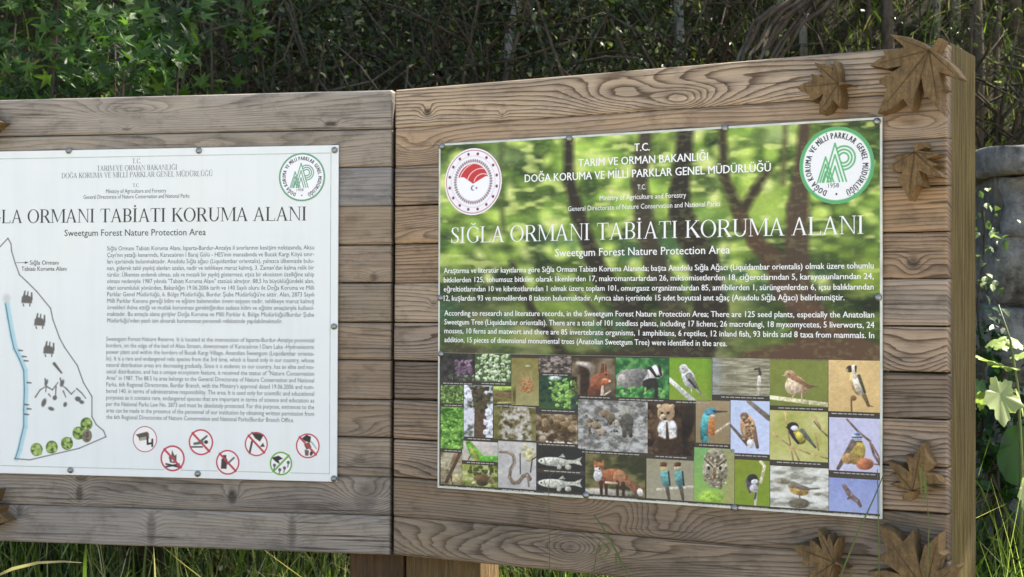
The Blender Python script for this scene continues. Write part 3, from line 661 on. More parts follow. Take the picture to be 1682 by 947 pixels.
def f_fell(B):
    B.p([(-.45, -.95), (.35, -.8), (.62, -.75), (.3, -.2), (-.1, -.45)], (58, 60, 54)); B.p([(.3, .2), (.55, -.1), (.7, .2)], (50, 66, 56)); B.c(-.35, -.2, -.55, .7, .08, .08, (54, 62, 58)); slash(B, RED)
def f_pick(B):
    B.p([(-.8, -.45), (-.2, -.62), (.15, -.4), (-.2, -.25), (-.1, .05), (-.45, -.15)], BLK); slash(B, GRN, -1)
    for (x, y) in ((-.55, .15), (-.1, .5), (.3, .35), (.62, -.1)): B.e(x, y, .13, .13, 0, (96, 92, 112)); B.c(x, y + .1, x - .05, y + .35, .04, .04, (96, 92, 112))
def f_litter(B):
    B.p([(-.5, -.55), (-.1, -.85), (.25, -.7), (.2, -.25), (-.2, -.35)], (52, 50, 44)); B.p([(-.3, -.1), (.1, -.3), (.3, .1), (-.1, .3)], (120, 84, 60)); B.p([(-.25, .3), (.1, .35), (.05, .75), (-.2, .75)], (100, 96, 92)); B.c(.3, -.3, .7, .2, .06, .04, (150, 180, 176)); B.e(.3, .55, .12, .2, 20, (60, 60, 60)); slash(B, RED)
for a in ((238, 721, 22.5, (168, 88, 98), .03, f_cam, 'red ringed security camera pictogram'), (283.5, 752.5, 22.5, RED, .06, f_fire, 'no campfire pictogram'), (330, 726, 22.5, RED, .055, f_swim, 'no swimming pictogram'), (374, 759, 21.5, RED, .055, f_bottle, 'no bottles pictogram'), (421, 729, 21, RED, .05, f_fell, 'no tree cutting pictogram'), (461.5, 761, 20.5, GRN, .06, f_pick, 'green ringed no flower picking pictogram'), (505.5, 732, 21.5, RED, .05, f_litter, 'no littering pictogram')): pict(*a)
emblem_mp(LP, LO + .0005, 496, 290.5, 40.5, (106, 158, 122), sign_l, (.95, .035), GREEND)
mid = (ls0 + ls1) / 2; d0 = disc_ext(LP, LO + .0005, 496, 290.5, 40.5); emblem_min(LP, LO + .0005, (2 * mid - d0[1], 2 * mid - d0[0], d0[2], d0[3]), sign_l)

# ------------------------------------------------------------------ green photo sign on the right board
RO = .010
rs0, rh1 = RP.px(721, 236, RO); rs1, _ = RP.px(1449, 190, RO); rh0 = RP.px(723, 801, RO)[1]
sign_r = empty('information_sign', tuple(RP.P((rs0 + rs1) / 2, rh0, RO)), 'green forest photo sign with animal pictures on the brown board', 'information sign')
sheet('sheet', RP, rs0, rs1, rh0, rh1, .0045, RO, SHEETE, sign_r)
b_ = .0055; hmid = RP.px(1085, 586, RO)[1]
sheet('picture_backing', RP, rs0 + b_, rs1 - b_, rh0 + b_, hmid, RO - .001, RO + .0003, SHEETD, sign_r)
def art_forest(A):
    A.k = 7
    A.pal([(46, 68, 34), (74, 104, 44), (108, 146, 62), (146, 184, 86)], 80, 50, 21, .28, .74, 3)
    C0 = A.C.copy(); n = A.nz(30, 13, 31, 2); A.C = np.clip(C0 * (.72 + .56 * n)[..., None], 0, 255)
    A.C *= (1 - .38 * np.clip((A.Y - 395) / 60, 0, 1))[..., None]
    fade = np.clip((A.Y - 470) / 70, 0, 1) * np.clip((1290 - A.X) / 120, 0, 1)
    A.lay(fade * .8 * np.clip((A.nz(120, 40, 44, 2) - .3) * 3, 0, 1), (150, 158, 122))
    teal = np.clip((A.nz(90, 50, 51, 2) - .52) * 5, 0, 1) * np.clip((A.Y - 330) / 120, 0, .8); A.lay(teal, (62, 104, 78))
    for (x, y, rx, ry, c) in ((800, 262, 40, 10, (128, 150, 140)), (760, 300, 30, 8, (150, 176, 150)), (985, 262, 50, 22, (140, 190, 80)), (900, 345, 70, 16, (110, 150, 66)), (735, 330, 24, 22, (150, 182, 110)), (800, 425, 60, 14, (150, 190, 96)), (960, 450, 60, 16, (150, 200, 74)), (925, 500, 50, 12, (148, 196, 70)), (1240, 330, 50, 40, (140, 176, 80)), (1160, 300, 26, 40, (132, 170, 92)), (1370, 420, 40, 14, (120, 160, 60)), (1420, 450, 40, 30, (150, 186, 70)), (1150, 520, 60, 20, (176, 190, 120)), (1280, 220, 30, 16, (150, 180, 140)), (1400, 380, 40, 10, (130, 170, 80)), (790, 560, 60, 10, (140, 170, 60)), (1215, 250, 24, 50, (120, 165, 70))): A.e(x, y, rx, ry, -8, c, 30, .7)
    A.spots([(176, 212, 110), (166, 204, 96), (140, 184, 80), (190, 214, 140)], 130, 13, (725, 215, 1445, 470), 3, 11)
    A.lay(np.clip((A.nz(46, 24, 91, 2) - .54) * 3, 0, .7), (44, 64, 34)); A.lay(np.clip((A.nz(28, 12, 95, 2) - .6) * 4, 0, .75) * np.clip((520 - A.Y) / 90, .2, 1), (192, 218, 134))
    dk, br, ml = (44, 41, 34), (88, 70, 56), (54, 50, 38); A.k = 9
    A.path([(934, 220), (934, 290), (950, 353), (975, 425), (990, 455), (1030, 500), (1062, 545), (1100, 590)], 7, 22, dk)
    A.path([(840, 430), (855, 463), (872, 507), (898, 541), (930, 590)], 3, 8, dk); A.path([(948, 479), (985, 520), (1009, 555), (1030, 575)], 3, 6, (60, 64, 46))
    A.path([(1060, 222), (1050, 300), (1060, 380), (1075, 430), (1110, 520), (1150, 590)], 11, 22, (60, 58, 48))
    A.path([(1127, 205), (1116, 317), (1118, 355), (1137, 393), (1156, 430), (1168, 507), (1150, 560)], 13, 30, dk)
    A.path([(1186, 210), (1190, 291), (1211, 342), (1222, 372)], 6, 11, ml); A.path([(1262, 280), (1240, 312), (1220, 345)], 5, 9, ml); A.path([(1215, 350), (1240, 395), (1268, 425), (1290, 470), (1320, 500), (1340, 560)], 8, 30, (74, 60, 48))
    A.path([(1322, 203), (1316, 291), (1310, 342), (1308, 430), (1305, 470), (1330, 520)], 9, 30, (72, 62, 52))
    A.path([(1230, 592), (1330, 575), (1445, 588)], 16, 24, br); A.path([(1290, 480), (1370, 540), (1440, 580)], 14, 10, br); A.e(760, 575, 40, 8, 0, (70, 70, 56), 8); A.e(1050, 582, 110, 9, -2, (58, 54, 46), 8)
    A.path([(772, 480), (770, 540)], 2, 2, (70, 90, 60)); A.path([(826, 220), (820, 300), (828, 380)], 4, 3, (74, 92, 52)); A.path([(1290, 205), (1286, 300)], 3, 4, (80, 84, 56))
    A.lay(np.clip((A.nz(10, 5, 61, 2) - .55) * 1.2, 0, .22), (150, 170, 110)); A.mottle(.05, 4, 4, 3); A.C = np.clip((A.C * .95 + A.C.mean(-1, keepdims=True) * .05) * np.array((1.07, 1.0, .9)) * (1.1 - .1 * np.clip((A.Y - 380) / 60, 0, 1))[..., None], 0, 255)
print_grid('forest_picture', RP, (rs0 + b_, rs1 - b_, hmid + .0005, rh1 - b_), RO + .0005, art_forest, 520, sign_r, label='blurred green forest photograph with dark leaning trunks')
screws(RP, [(725, 240), (934, 227), (1190, 210), (1440, 199), (723, 489), (1442, 488), (724, 581), (962, 813), (1206, 834)], RO, sign_r)
TO = RO + .0009
wt = Writer(RP, TO); wt.line('T.C.', 1042, 248, 1067, 12.5, .02); wt.line('TARIM VE ORMAN BAKANLIĞI', 950, 273.5, 1163, 12.5, .016); wt.line('DOĞA KORUMA VE MİLLİ PARKLAR GENEL MÜDÜRLÜĞÜ', 862, 299, 1266, 12.5, .016)
wt.line('T.C.', 1047, 311, 1061, 8, 0); wt.line('Ministry of Agriculture and Forestry', 985, 329, 1127, 8, .004); wt.line('General Directorate of Nature Conservation and National Parks', 933, 346.5, 1183, 8, -.004); wt.build('heading_text', INKW, sign_r)
wt = Writer(RP, TO); wt.serif('SIĞLA ORMANI TABİATI KORUMA ALANI', 740, 399, 1420, 26, .92); wt.build('title_text', INKW, sign_r)
wt = Writer(RP, TO); wt.line('Sweetgum Forest Nature Protection Area', 912, 421, 1199, 12.5, .008); wt.build('subtitle_text', INKW, sign_r)
T1 = ['Araştırma ve literatür kayıtlarına göre Sığla Ormanı Tabiatı Koruma Alanında; başta Anadolu Sığla Ağacı (Liquidambar orientalis) olmak üzere tohumlu', 'bitkilerden 125, tohumsuz bitkiler olarak likenlerden 17, makromantarlardan 26, miksomisetlerden 18, ciğerotlarından 5, karayosunlarından 24,', 'eğreltiotlarından 10 ve kibritotlarından 1 olmak üzere toplam 101, omurgasız organizmalardan 85, amfibilerden 1, sürüngenlerden 6, içsu balıklarından', '12, kuşlardan 93 ve memelilerden 8 takson bulunmaktadır. Ayrıca alan içerisinde 15 adet boyutsal anıt ağaç (Anadolu Sığla Ağacı) belirlenmiştir.']
T2 = ['According to research and literature records, in the Sweetgum Forest Nature Protection Area; There are 125 seed plants, especially the Anatolian', 'Sweetgum Tree (Liquidambar orientalis). There are a total of 101 seedless plants, including 17 lichens, 26 macrofungi, 18 myxomycetes, 5 liverworts, 24', 'mosses, 10 ferns and matwort and there are 85 invertebrate organisms, 1 amphibians, 6 reptiles, 12 inland fish, 93 birds and 8 taxa from mammals. In', 'addition, 15 pieces of dimensional monumental trees (Anatolian Sweetgum Tree) were identified in the area.']
wt = Writer(RP, TO)
for i, t in enumerate(T1): wt.line(t, 729, (448.5, 463.5, 478.5, 493.5)[i], 1435 if i < 3 else 1387, 8.6, .012)
wt.build('body_text', INKW, sign_r)
wt = Writer(RP, TO)
for i, t in enumerate(T2): wt.line(t, 730, (518, 532.5, 547, 561.5)[i], 1436 if i < 3 else 1194, 8.6, .012)
wt.build('body_text', INKW, sign_r)
emblem_mp(RP, TO, 1374, 271, 64, (96, 178, 112), sign_r, (.945, .05), GREENI)
emblem_min(RP, TO, disc_ext(RP, TO, 777, 298, 55.5), sign_r)

CA, CB, CC, CD, CE, CF, CG, CH = (715, 570, 7.286), (715, 690, 7.286), (880, 570, 7.283), (880, 690, 6.765), (1080, 570, 6.765), (1080, 700, 6.315), (1260, 570, 6.765), (1260, 690, 5.57)
def leafy(cols, s, seed, extra=None):
    def f(A):
        A.pal(cols, s, s * .7, seed, .3, .7)
        X, Y = A.X, A.Y
        A.spots(cols[len(cols) // 2:], 90, s * .32, (X.min(), Y.min(), X.max(), Y.max()), seed, 6)
        A.spots(cols[:1], 40, s * .3, (X.min(), Y.min(), X.max(), Y.max()), seed + 3, 6)
        if extra: extra(A)
    return f
def p_flower(A):
    A.pal([(38, 38, 36), (54, 54, 50), (74, 70, 66)], 60, 60, 2); A.spots([(118, 92, 110), (142, 116, 132), (100, 80, 96)], 60, 26, (250, 165, 430, 320), 4, 8); A.e(330, 205, 34, 22, 0, (60, 48, 54)); A.spots([(120, 130, 100), (80, 84, 70)], 25, 18, (170, 330, 470, 400), 6)
def p_white(A): A.grad((70, 90, 50), (90, 110, 60)); A.spots([(196, 214, 170), (176, 200, 140), (214, 226, 196)], 110, 24, (485, 80, 890, 405), 5, 8); A.spots([(60, 86, 44)], 26, 16, (490, 100, 890, 400), 8)
def p_orange(A):
    A.grad((140, 128, 66), (166, 158, 104)); A.mottle(.12, 60, 60, 4)
    for i in range(9): A.c(1000 + i * 20, 500 + (i % 3) * 10, 1030 + i * 14, 300 + (i % 4) * 30, 7, 4, (182, 142, 96))
    A.spots([(176, 112, 66), (190, 130, 84)], 26, 18, (1010, 400, 1170, 540), 3); A.e(1110, 225, 34, 12, 0, (190, 196, 160))
def p_trunk(A):
    A.pal([(96, 104, 84), (176, 178, 178), (226, 226, 232)], 70, 60, 9, .3, .6); A.p([(430, 520), (560, 480), (620, 640), (600, 1160), (460, 1160), (470, 760)], (98, 78, 56)); A.spots([(84, 82, 52), (60, 60, 44)], 36, 30, (400, 480, 660, 760), 3, 8); A.spots([(232, 232, 238)], 14, 30, (345, 460, 430, 640), 6, 10); A.spots([(232, 232, 238)], 20, 34, (600, 700, 690, 1150), 7, 10)
def p_logs(A): A.pal([(92, 84, 42), (130, 118, 62), (150, 130, 84)], 80, 30, 5); A.c(690, 495, 960, 490, 26, 24, (176, 204, 92)); A.c(700, 560, 960, 555, 14, 18, (132, 100, 74)); A.c(750, 665, 960, 660, 8, 8, (196, 190, 120))
def p_lichen(A): A.pal([(74, 62, 38), (120, 112, 72), (180, 170, 150), (212, 206, 196)], 60, 60, 12, .3, .7); A.lay(np.clip((np.abs(A.X - 960) - 160) / 60, 0, .75), (110, 104, 42)); A.c(1120, 800, 1085, 890, 6, 6, (200, 190, 170))
def p_fungus(A): A.pal([(110, 96, 66), (168, 154, 118), (196, 188, 160)], 70, 50, 15); A.c(300, 385, 130, 740, 22, 20, (88, 68, 50)); A.c(240, 420, 180, 560, 24, 12, (150, 116, 86)); A.c(180, 640, 220, 780, 12, 12, (80, 60, 46)); A.e(90, 520, 60, 50, 0, (188, 176, 140)); A.e(250, 710, 50, 70, 0, (186, 172, 120))
def p_lizard(A): A.grad((214, 206, 196), (202, 190, 170)); A.mottle(.12, 60, 40, 3); A.c(395, 265, 470, 400, 34, 62, (112, 170, 58)); A.c(470, 400, 560, 480, 62, 50, (110, 172, 56)); A.c(560, 470, 750, 460, 44, 34, (104, 182, 62)); A.c(420, 330, 500, 460, 14, 30, (176, 172, 84)); A.e(395, 265, 26, 16, 0, (84, 130, 60)); A.c(430, 410, 395, 470, 10, 8, (120, 110, 84))
def p_frog(A): A.pal([(84, 92, 40), (150, 158, 70), (206, 206, 140)], 90, 70, 18); A.spots([(196, 188, 150), (130, 116, 84)], 20, 26, (430, 600, 700, 760), 2); A.e(560, 700, 80, 60, 0, (116, 92, 58)); A.e(560, 750, 70, 36, 0, (70, 60, 42)); A.spots([(74, 84, 36)], 24, 26, (380, 540, 740, 640), 5)
def p_snake(A):
    A.grad((206, 200, 192), (188, 184, 178)); A.mottle(.12, 70, 70, 5); A.spots([(200, 190, 140)], 10, 36, (1020, 320, 1180, 470), 3, 20)
    A.path([(775, 378), (870, 385), (930, 420), (945, 500), (900, 590), (890, 680), (930, 750), (1000, 740), (1050, 670), (1100, 650), (1130, 700)], 14, 26, (132, 114, 96)); A.path([(880, 380), (950, 430), (955, 520), (905, 600)], 8, 8, (164, 148, 128)); A.path([(1015, 400), (1018, 640)], 7, 6, (70, 62, 56)); A.path([(1220, 430), (1160, 470), (1140, 620)], 8, 7, (60, 60, 40)); A.path([(1100, 660), (1120, 790)], 12, 12, (150, 140, 128))
def p_litter(A): A.pal([(52, 46, 40), (110, 98, 88), (176, 160, 148)], 40, 24, 23, .3, .7)
def p_shrub(A): A.grad((40, 70, 50), (60, 92, 52)); A.e(230, 370, 70, 30, 0, (220, 228, 226), 20); A.spots([(132, 176, 82), (160, 200, 104), (104, 150, 64)], 110, 24, (170, 390, 500, 720), 6, 8); A.spots([(36, 66, 50)], 20, 30, (45, 400, 180, 640), 4, 14); A.spots([(50, 70, 64)], 8, 30, (440, 600, 500, 740), 9, 10)
def p_squirrel(A):
    A.pal([(74, 60, 44), (112, 96, 72), (140, 124, 98)], 140, 140, 27, .3, .7); A.c(500, 205, 640, 250, 26, 60, (176, 158, 138), 60); A.path([(590, 570), (585, 420), (590, 310), (560, 240)], 60, 50, (62, 46, 36), 30); A.path([(505, 190), (560, 200), (620, 215)], 14, 30, (222, 210, 196), 30)
    rd = (146, 86, 58); A.e(740, 450, 95, 140, 12, rd); A.e(700, 540, 80, 80, 0, (110, 64, 46)); A.e(825, 335, 62, 62, 0, (152, 92, 64)); A.p([(770, 310), (785, 190), (815, 200), (820, 300)], (120, 66, 46)); A.p([(825, 290), (830, 200), (850, 215), (848, 300)], (120, 66, 46)); A.e(830, 390, 44, 20, 0, (206, 140, 100)); A.c(800, 430, 880, 400, 26, 22, (178, 100, 62)); A.c(800, 470, 795, 575, 14, 22, (214, 196, 178)); A.c(815, 575, 890, 525, 10, 12, (200, 186, 160)); A.e(845, 325, 10, 10, 0, (30, 22, 18)); A.e(885, 405, 14, 12, 0, (240, 210, 170))
def p_badger(A):
    A.pal([(38, 92, 50), (62, 128, 66), (110, 168, 92)], 60, 60, 33, .3, .7); A.e(1130, 385, 165, 125, 6, (140, 134, 126)); A.e(1240, 340, 140, 90, 0, (128, 124, 120)); A.e(1020, 410, 50, 90, 10, (178, 172, 160)); A.p([(1290, 380), (1420, 330), (1480, 480), (1460, 590), (1420, 590), (1400, 480), (1330, 520), (1300, 560), (1270, 540)], (50, 48, 46)); A.e(1430, 300, 96, 66, 24, (216, 212, 204)); A.c(1370, 250, 1440, 350, 22, 14, (48, 44, 44)); A.c(1478, 235, 1500, 335, 20, 12, (48, 44, 44)); A.c(1425, 236, 1468, 345, 24, 12, (240, 238, 232)); A.e(1350, 250, 18, 16, 0, (60, 54, 50)); A.p([(1285, 400), (1340, 310), (1420, 370), (1360, 370)], (210, 206, 198)); A.e(1468, 348, 22, 14, 0, (40, 34, 34)); A.spots([(80, 152, 74), (120, 180, 96)], 30, 30, (980, 480, 1580, 600), 4, 8); A.c(1440, 480, 1440, 600, 24, 20, (48, 46, 44))
def p_mush(A): A.pal([(70, 54, 36), (128, 108, 78), (196, 182, 158)], 90, 60, 37, .3, .7); A.spots([(216, 206, 190)], 16, 30, (20, 1190, 500, 1150), 5, 10); A.spots([(96, 74, 46), (150, 126, 90)], 30, 40, (30, 830, 480, 1000), 8, 10)
def p_boar(A):
    A.pal([(108, 106, 98), (152, 150, 142), (196, 194, 188)], 60, 40, 41, .3, .7); A.X = A.X; g = (88, 84, 76); A.e(1090, 800, 95, 100, 0, (150, 146, 134)); A.e(1090, 900, 80, 110, 0, g); A.c(1060, 960, 1060, 1060, 30, 26, g); A.c(1130, 960, 1135, 1060, 26, 22, (74, 70, 62)); A.e(830, 800, 66, 44, 30, (130, 110, 84)); A.e(900, 850, 50, 70, 10, (110, 98, 78)); A.e(700, 930, 90, 50, 20, (150, 132, 106)); A.c(650, 960, 645, 1030, 12, 10, (96, 78, 60)); A.c(760, 960, 770, 1050, 12, 10, (96, 78, 60)); A.e(790, 1010, 56, 34, 10, (170, 150, 122)); A.e(640, 880, 40, 26, 0, (128, 112, 88)); A.e(960, 920, 40, 50, 0, (176, 166, 146)); A.e(1250, 690, 60, 26, 0, (110, 106, 98), 14); A.spots([(64, 60, 54)], 22, 14, (600, 780, 1020, 1040), 8)
def p_marten(A):
    A.pal([(36, 28, 22), (74, 56, 38), (104, 82, 56)], 110, 110, 45, .3, .7); A.e(340, 200, 70, 220, 10, (40, 32, 26), 30); A.e(110, 500, 170, 150, 0, (66, 48, 36)); A.p([(10, 200), (200, 200), (270, 420), (240, 560), (0, 560)], (62, 46, 34), 16); A.e(95, 105, 96, 104, 0, (182, 152, 114)); A.e(60, 150, 34, 34, 0, (204, 182, 150)); A.e(20, 30, 28, 24, 0, (192, 170, 142)); A.e(165, 30, 26, 24, 0, (188, 164, 134))
    A.p([(20, 205), (90, 180), (165, 200), (205, 280), (215, 370), (150, 395), (80, 390), (10, 360), (0, 280)], (226, 220, 210), 22); A.c(104, 215, 112, 400, 9, 20, (62, 48, 38), 12); A.e(180, 250, 30, 60, -20, (240, 238, 232), 20); A.e(40, 280, 30, 60, 10, (240, 238, 232), 20); A.e(50, 105, 16, 14, 0, (46, 34, 26)); A.e(118, 105, 16, 14, 0, (46, 34, 26)); A.e(82, 172, 18, 12, 0, (60, 44, 38)); A.spots([(96, 74, 50)], 16, 24, (-100, 60, 0, 540), 4, 12)
def p_fish(dy):
    def f(A):
        A.grad((48, 48, 46), (44, 44, 44)); c = (206, 204, 186); y = dy
        A.e(200, 460 + y, 175, 50, 4, c); A.p([(330, 440 + y), (430, 440 + y), (515, 405 + y), (490, 455 + y), (515, 505 + y), (430, 480 + y), (330, 480 + y)], (196, 194, 176)); A.p([(250, 412 + y), (300, 370 + y), (330, 410 + y)], (182, 180, 164)); A.e(260, 520 + y, 26, 28, 20, (188, 184, 166)); A.e(360, 520 + y, 36, 30, 10, (188, 184, 166)); A.e(60, 450 + y, 10, 9, 0, (60, 58, 52)); A.c(95, 425 + y, 110, 490 + y, 5, 5, (140, 136, 120)); A.mottle(.12, 20, 16, 3)
    return f
def p_fox(A):
    A.pal([(54, 58, 34), (84, 86, 48), (128, 118, 74)], 120, 80, 49, .3, .7); A.e(800, 800, 300, 40, 4, (176, 168, 152), 20); rd = (158, 96, 60)
    A.c(985, 650, 1150, 790, 40, 50, (138, 96, 66)); A.e(1160, 800, 34, 44, -20, (222, 214, 204)); A.e(870, 620, 150, 82, 6, rd); A.e(930, 640, 70, 90, -10, (172, 120, 84)); A.e(720, 620, 66, 90, 0, (166, 106, 70)); A.e(690, 610, 48, 70, 6, (206, 204, 200))
    for (x, y) in ((725, 690), (780, 690), (905, 690), (970, 700)): A.c(x, y, x + 6, 845, 22, 13, (64, 44, 34))
    A.e(700, 515, 56, 52, 0, (178, 120, 80)); A.p([(640, 500), (648, 435), (690, 480)], (186, 108, 66)); A.p([(715, 478), (755, 435), (758, 510)], (186, 108, 66)); A.e(690, 548, 40, 24, 10, (224, 214, 204)); A.e(708, 540, 12, 9, 0, (40, 30, 28)); A.e(676, 518, 7, 6, 0, (50, 34, 24)); A.e(728, 518, 7, 6, 0, (50, 34, 24)); A.c(780, 690, 900, 700, 14, 12, (214, 180, 150))
def p_whitebird(A):
    A.grad((124, 168, 44), (140, 164, 52)); A.lay(np.clip((A.X - 540) / 80, 0, .5), (100, 134, 50)); A.c(130, 355, 400, 600, 22, 30, (214, 214, 200)); A.e(345, 345, 70, 125, -22, (206, 206, 200)); A.e(290, 240, 52, 52, 0, (216, 214, 206)); A.c(350, 320, 470, 500, 40, 12, (116, 116, 108)); A.c(350, 360, 440, 470, 14, 8, (52, 52, 50)); A.c(430, 470, 540, 580, 10, 5, (150, 150, 130)); A.c(375, 470, 385, 530, 6, 6, (190, 190, 160)); A.e(282, 240, 8, 8, 0, (60, 60, 60)); A.p([(245, 230), (225, 245), (250, 255)], (150, 150, 140))
def p_cormorant(A): A.pal([(128, 122, 98), (156, 150, 122), (186, 180, 150)], 120, 18, 53, .3, .7); A.lay(np.clip((760 - A.X) / 200, 0, .5), (150, 160, 166)); A.path([(1080, 245), (1130, 240), (1140, 290), (1130, 340)], 10, 18, (72, 62, 50)); A.c(1132, 330, 1128, 440, 18, 26, (216, 208, 190)); A.c(1128, 450, 1128, 530, 16, 16, (180, 172, 150)); A.c(620, 430, 1240, 440, 8, 8, (112, 104, 80), 20)
def p_king(A): A.grad((166, 144, 108), (150, 130, 92)); A.c(640, 950, 810, 830, 14, 10, (206, 190, 160)); A.e(530, 880, 52, 190, 6, (76, 156, 156)); A.c(600, 760, 600, 950, 28, 40, (206, 128, 66)); A.e(590, 715, 70, 44, -8, (86, 150, 168)); A.c(640, 715, 775, 715, 14, 5, (74, 68, 64)); A.e(610, 765, 30, 18, 0, (214, 190, 170)); A.e(625, 710, 12, 10, 0, (40, 40, 44)); A.c(540, 1020, 500, 1080, 30, 16, (70, 140, 142))
def p_fly(A): A.grad((196, 210, 236), (206, 214, 240)); A.c(1010, 600, 1240, 790, 22, 30, (128, 116, 104)); A.c(815, 870, 1000, 1080, 14, 20, (104, 92, 82)); A.e(1010, 910, 86, 170, -12, (172, 134, 98)); A.spots([(110, 86, 64), (206, 170, 120)], 46, 16, (950, 800, 1080, 1040), 4); A.e(965, 765, 46, 42, 0, (128, 100, 84)); A.c(1075, 930, 1110, 1110, 26, 18, (118, 92, 78)); A.e(1035, 1070, 40, 50, -20, (236, 230, 226)); A.e(960, 780, 22, 12, 0, (206, 170, 120))
def p_bee(A):
    A.grad((160, 152, 122), (168, 160, 134)); A.c(0, 655, 375, 625, 14, 14, (206, 196, 176))
    for (x, c) in ((80, (220, 190, 130)), (225, (216, 196, 150))):
        A.c(x + 20, 640, x + 40, 755, 22, 14, (92, 82, 70)); A.e(x, 530, 48, 105, -8, (102, 158, 154)); A.e(x - 15, 425, 38, 40, 0, c); A.e(x - 15, 390, 36, 20, 0, (96, 62, 44)); A.c(x - 50, 410, x + 12, 410, 6, 6, (50, 46, 44)); A.c(x + 34, 470, x + 48, 610, 9, 9, (50, 60, 58))
def p_owl(A):
    A.grad((126, 178, 104), (150, 186, 84)); A.lay(np.clip((A.X - 620) / 140, 0, .8), (172, 160, 104)); A.e(600, 450, 132, 190, 0, (172, 162, 136)); A.e(600, 300, 96, 80, 0, (160, 150, 126)); A.p([(500, 340), (510, 250), (560, 300)], (150, 140, 118)); A.p([(640, 300), (700, 250), (705, 350)], (150, 140, 118)); A.spots([(120, 106, 80), (196, 186, 160), (98, 86, 66)], 90, 15, (490, 270, 710, 640), 6); A.e(530, 430, 40, 42, 0, (196, 190, 160)); A.e(655, 430, 40, 42, 0, (196, 190, 160)); A.e(532, 432, 16, 20, 0, (42, 36, 30)); A.e(652, 432, 16, 20, 0, (42, 36, 30)); A.c(490, 340, 570, 420, 10, 8, (90, 78, 60)); A.c(710, 350, 615, 420, 10, 8, (90, 78, 60)); A.c(590, 440, 590, 540, 16, 12, (140, 110, 66)); A.e(560, 740, 120, 80, 0, (160, 196, 74), 40)
def p_coal(A): A.grad((138, 152, 46), (132, 158, 44)); A.path([(1070, 365), (1110, 410), (1080, 540), (1070, 580)], 16, 16, (204, 196, 160)); A.path([(1020, 680), (1015, 830)], 14, 14, (200, 194, 166)); A.e(985, 600, 64, 80, 12, (128, 122, 126)); A.c(940, 560, 960, 680, 26, 14, (84, 80, 86)); A.e(985, 540, 56, 46, 0, (50, 48, 50)); A.e(1005, 572, 36, 24, -14, (240, 238, 238)); A.e(1000, 640, 46, 40, 0, (190, 182, 184)); A.p([(1038, 548), (1062, 556), (1038, 562)], (40, 38, 40)); A.c(1020, 690, 1010, 750, 12, 10, (80, 76, 78))
def p_warbler(A): A.grad((132, 140, 62), (124, 134, 60)); A.mottle(.06, 120, 120, 3); A.c(30, 555, 680, 640, 22, 24, (226, 214, 170)); A.c(560, 440, 380, 420, 6, 26, (132, 104, 74)); A.e(330, 420, 130, 92, 38, (200, 166, 128)); A.e(290, 430, 92, 96, 20, (226, 200, 166)); A.e(255, 300, 62, 44, 10, (188, 152, 112)); A.c(290, 330, 480, 450, 34, 18, (150, 110, 78)); A.p([(205, 298), (158, 315), (210, 322)], (196, 178, 140)); A.e(240, 298, 8, 7, 0, (50, 40, 34)); A.c(385, 510, 385, 590, 7, 7, (206, 170, 140)); A.c(300, 530, 270, 570, 7, 7, (206, 170, 140))
def p_gold(A): A.grad((226, 192, 130), (220, 186, 122)); A.mottle(.05, 140, 140, 5); A.path([(940, 720), (935, 590), (970, 560)], 9, 9, (112, 82, 52)); A.e(960, 565, 34, 30, 0, (132, 100, 66)); A.e(990, 400, 62, 140, -18, (206, 170, 112)); A.e(1010, 420, 46, 130, -18, (240, 226, 196)); A.e(920, 240, 40, 38, 0, (72, 52, 40)); A.c(960, 215, 975, 330, 22, 26, (236, 222, 196)); A.c(985, 215, 985, 270, 12, 8, (50, 44, 36)); A.c(1020, 320, 1085, 500, 20, 14, (80, 76, 58)); A.c(1080, 540, 1130, 650, 26, 14, (104, 86, 54)); A.c(1110, 640, 1175, 660, 8, 4, (90, 70, 44)); A.p([(895, 235), (868, 262), (905, 262)], (214, 196, 160))
def p_gtit(A):
    A.pal([(176, 178, 88), (192, 190, 106), (206, 202, 128)], 220, 180, 57)
    for s_ in (((160, -80), (215, 230), (240, 370)), ((40, 110), (220, 240), (400, 310), (555, 350)), ((430, -40), (500, 90), (555, 150)), ((440, 100), (470, 270)), ((230, 240), (300, 380))): A.path(s_, 8, 7, (176, 150, 100))
    A.path([(430, 10), (490, 90), (550, 140)], 6, 5, (112, 92, 70)); A.e(290, 140, 60, 86, -32, (150, 140, 58)); A.c(320, 100, 445, 250, 26, 8, (92, 96, 84)); A.e(235, 60, 54, 44, 0, (46, 42, 42)); A.e(250, 72, 34, 24, 0, (242, 240, 238)); A.path([(215, 100), (240, 150), (285, 210)], 20, 10, (50, 46, 42)); A.e(300, 150, 34, 50, -32, (192, 178, 76)); A.p([(185, 58), (165, 64), (186, 70)], (50, 46, 44))
def p_btit(A):
    A.grad((200, 200, 226), (206, 204, 226)); A.path([(730, -10), (830, 100), (940, 190), (980, 320), (1060, 440)], 9, 13, (122, 96, 84)); A.path([(960, 220), (1020, 330), (1050, 430)], 8, 7, (134, 104, 90)); A.path([(980, 400), (1060, 410)], 5, 5, (110, 80, 66)); A.e(815, 290, 84, 116, 8, (182, 158, 76)); A.c(790, 200, 650, 440, 30, 16, (112, 96, 84)); A.e(740, 350, 60, 50, 0, (186, 148, 92)); A.e(825, 150, 46, 42, 0, (198, 204, 216)); A.c(780, 155, 868, 155, 5, 5, (56, 56, 70)); A.e(825, 125, 34, 14, 0, (112, 136, 176)); A.c(785, 195, 865, 195, 7, 7, (88, 84, 92)); A.e(895, 400, 80, 54, 0, (178, 102, 66)); A.e(880, 385, 40, 26, 0, (200, 128, 90), 20)
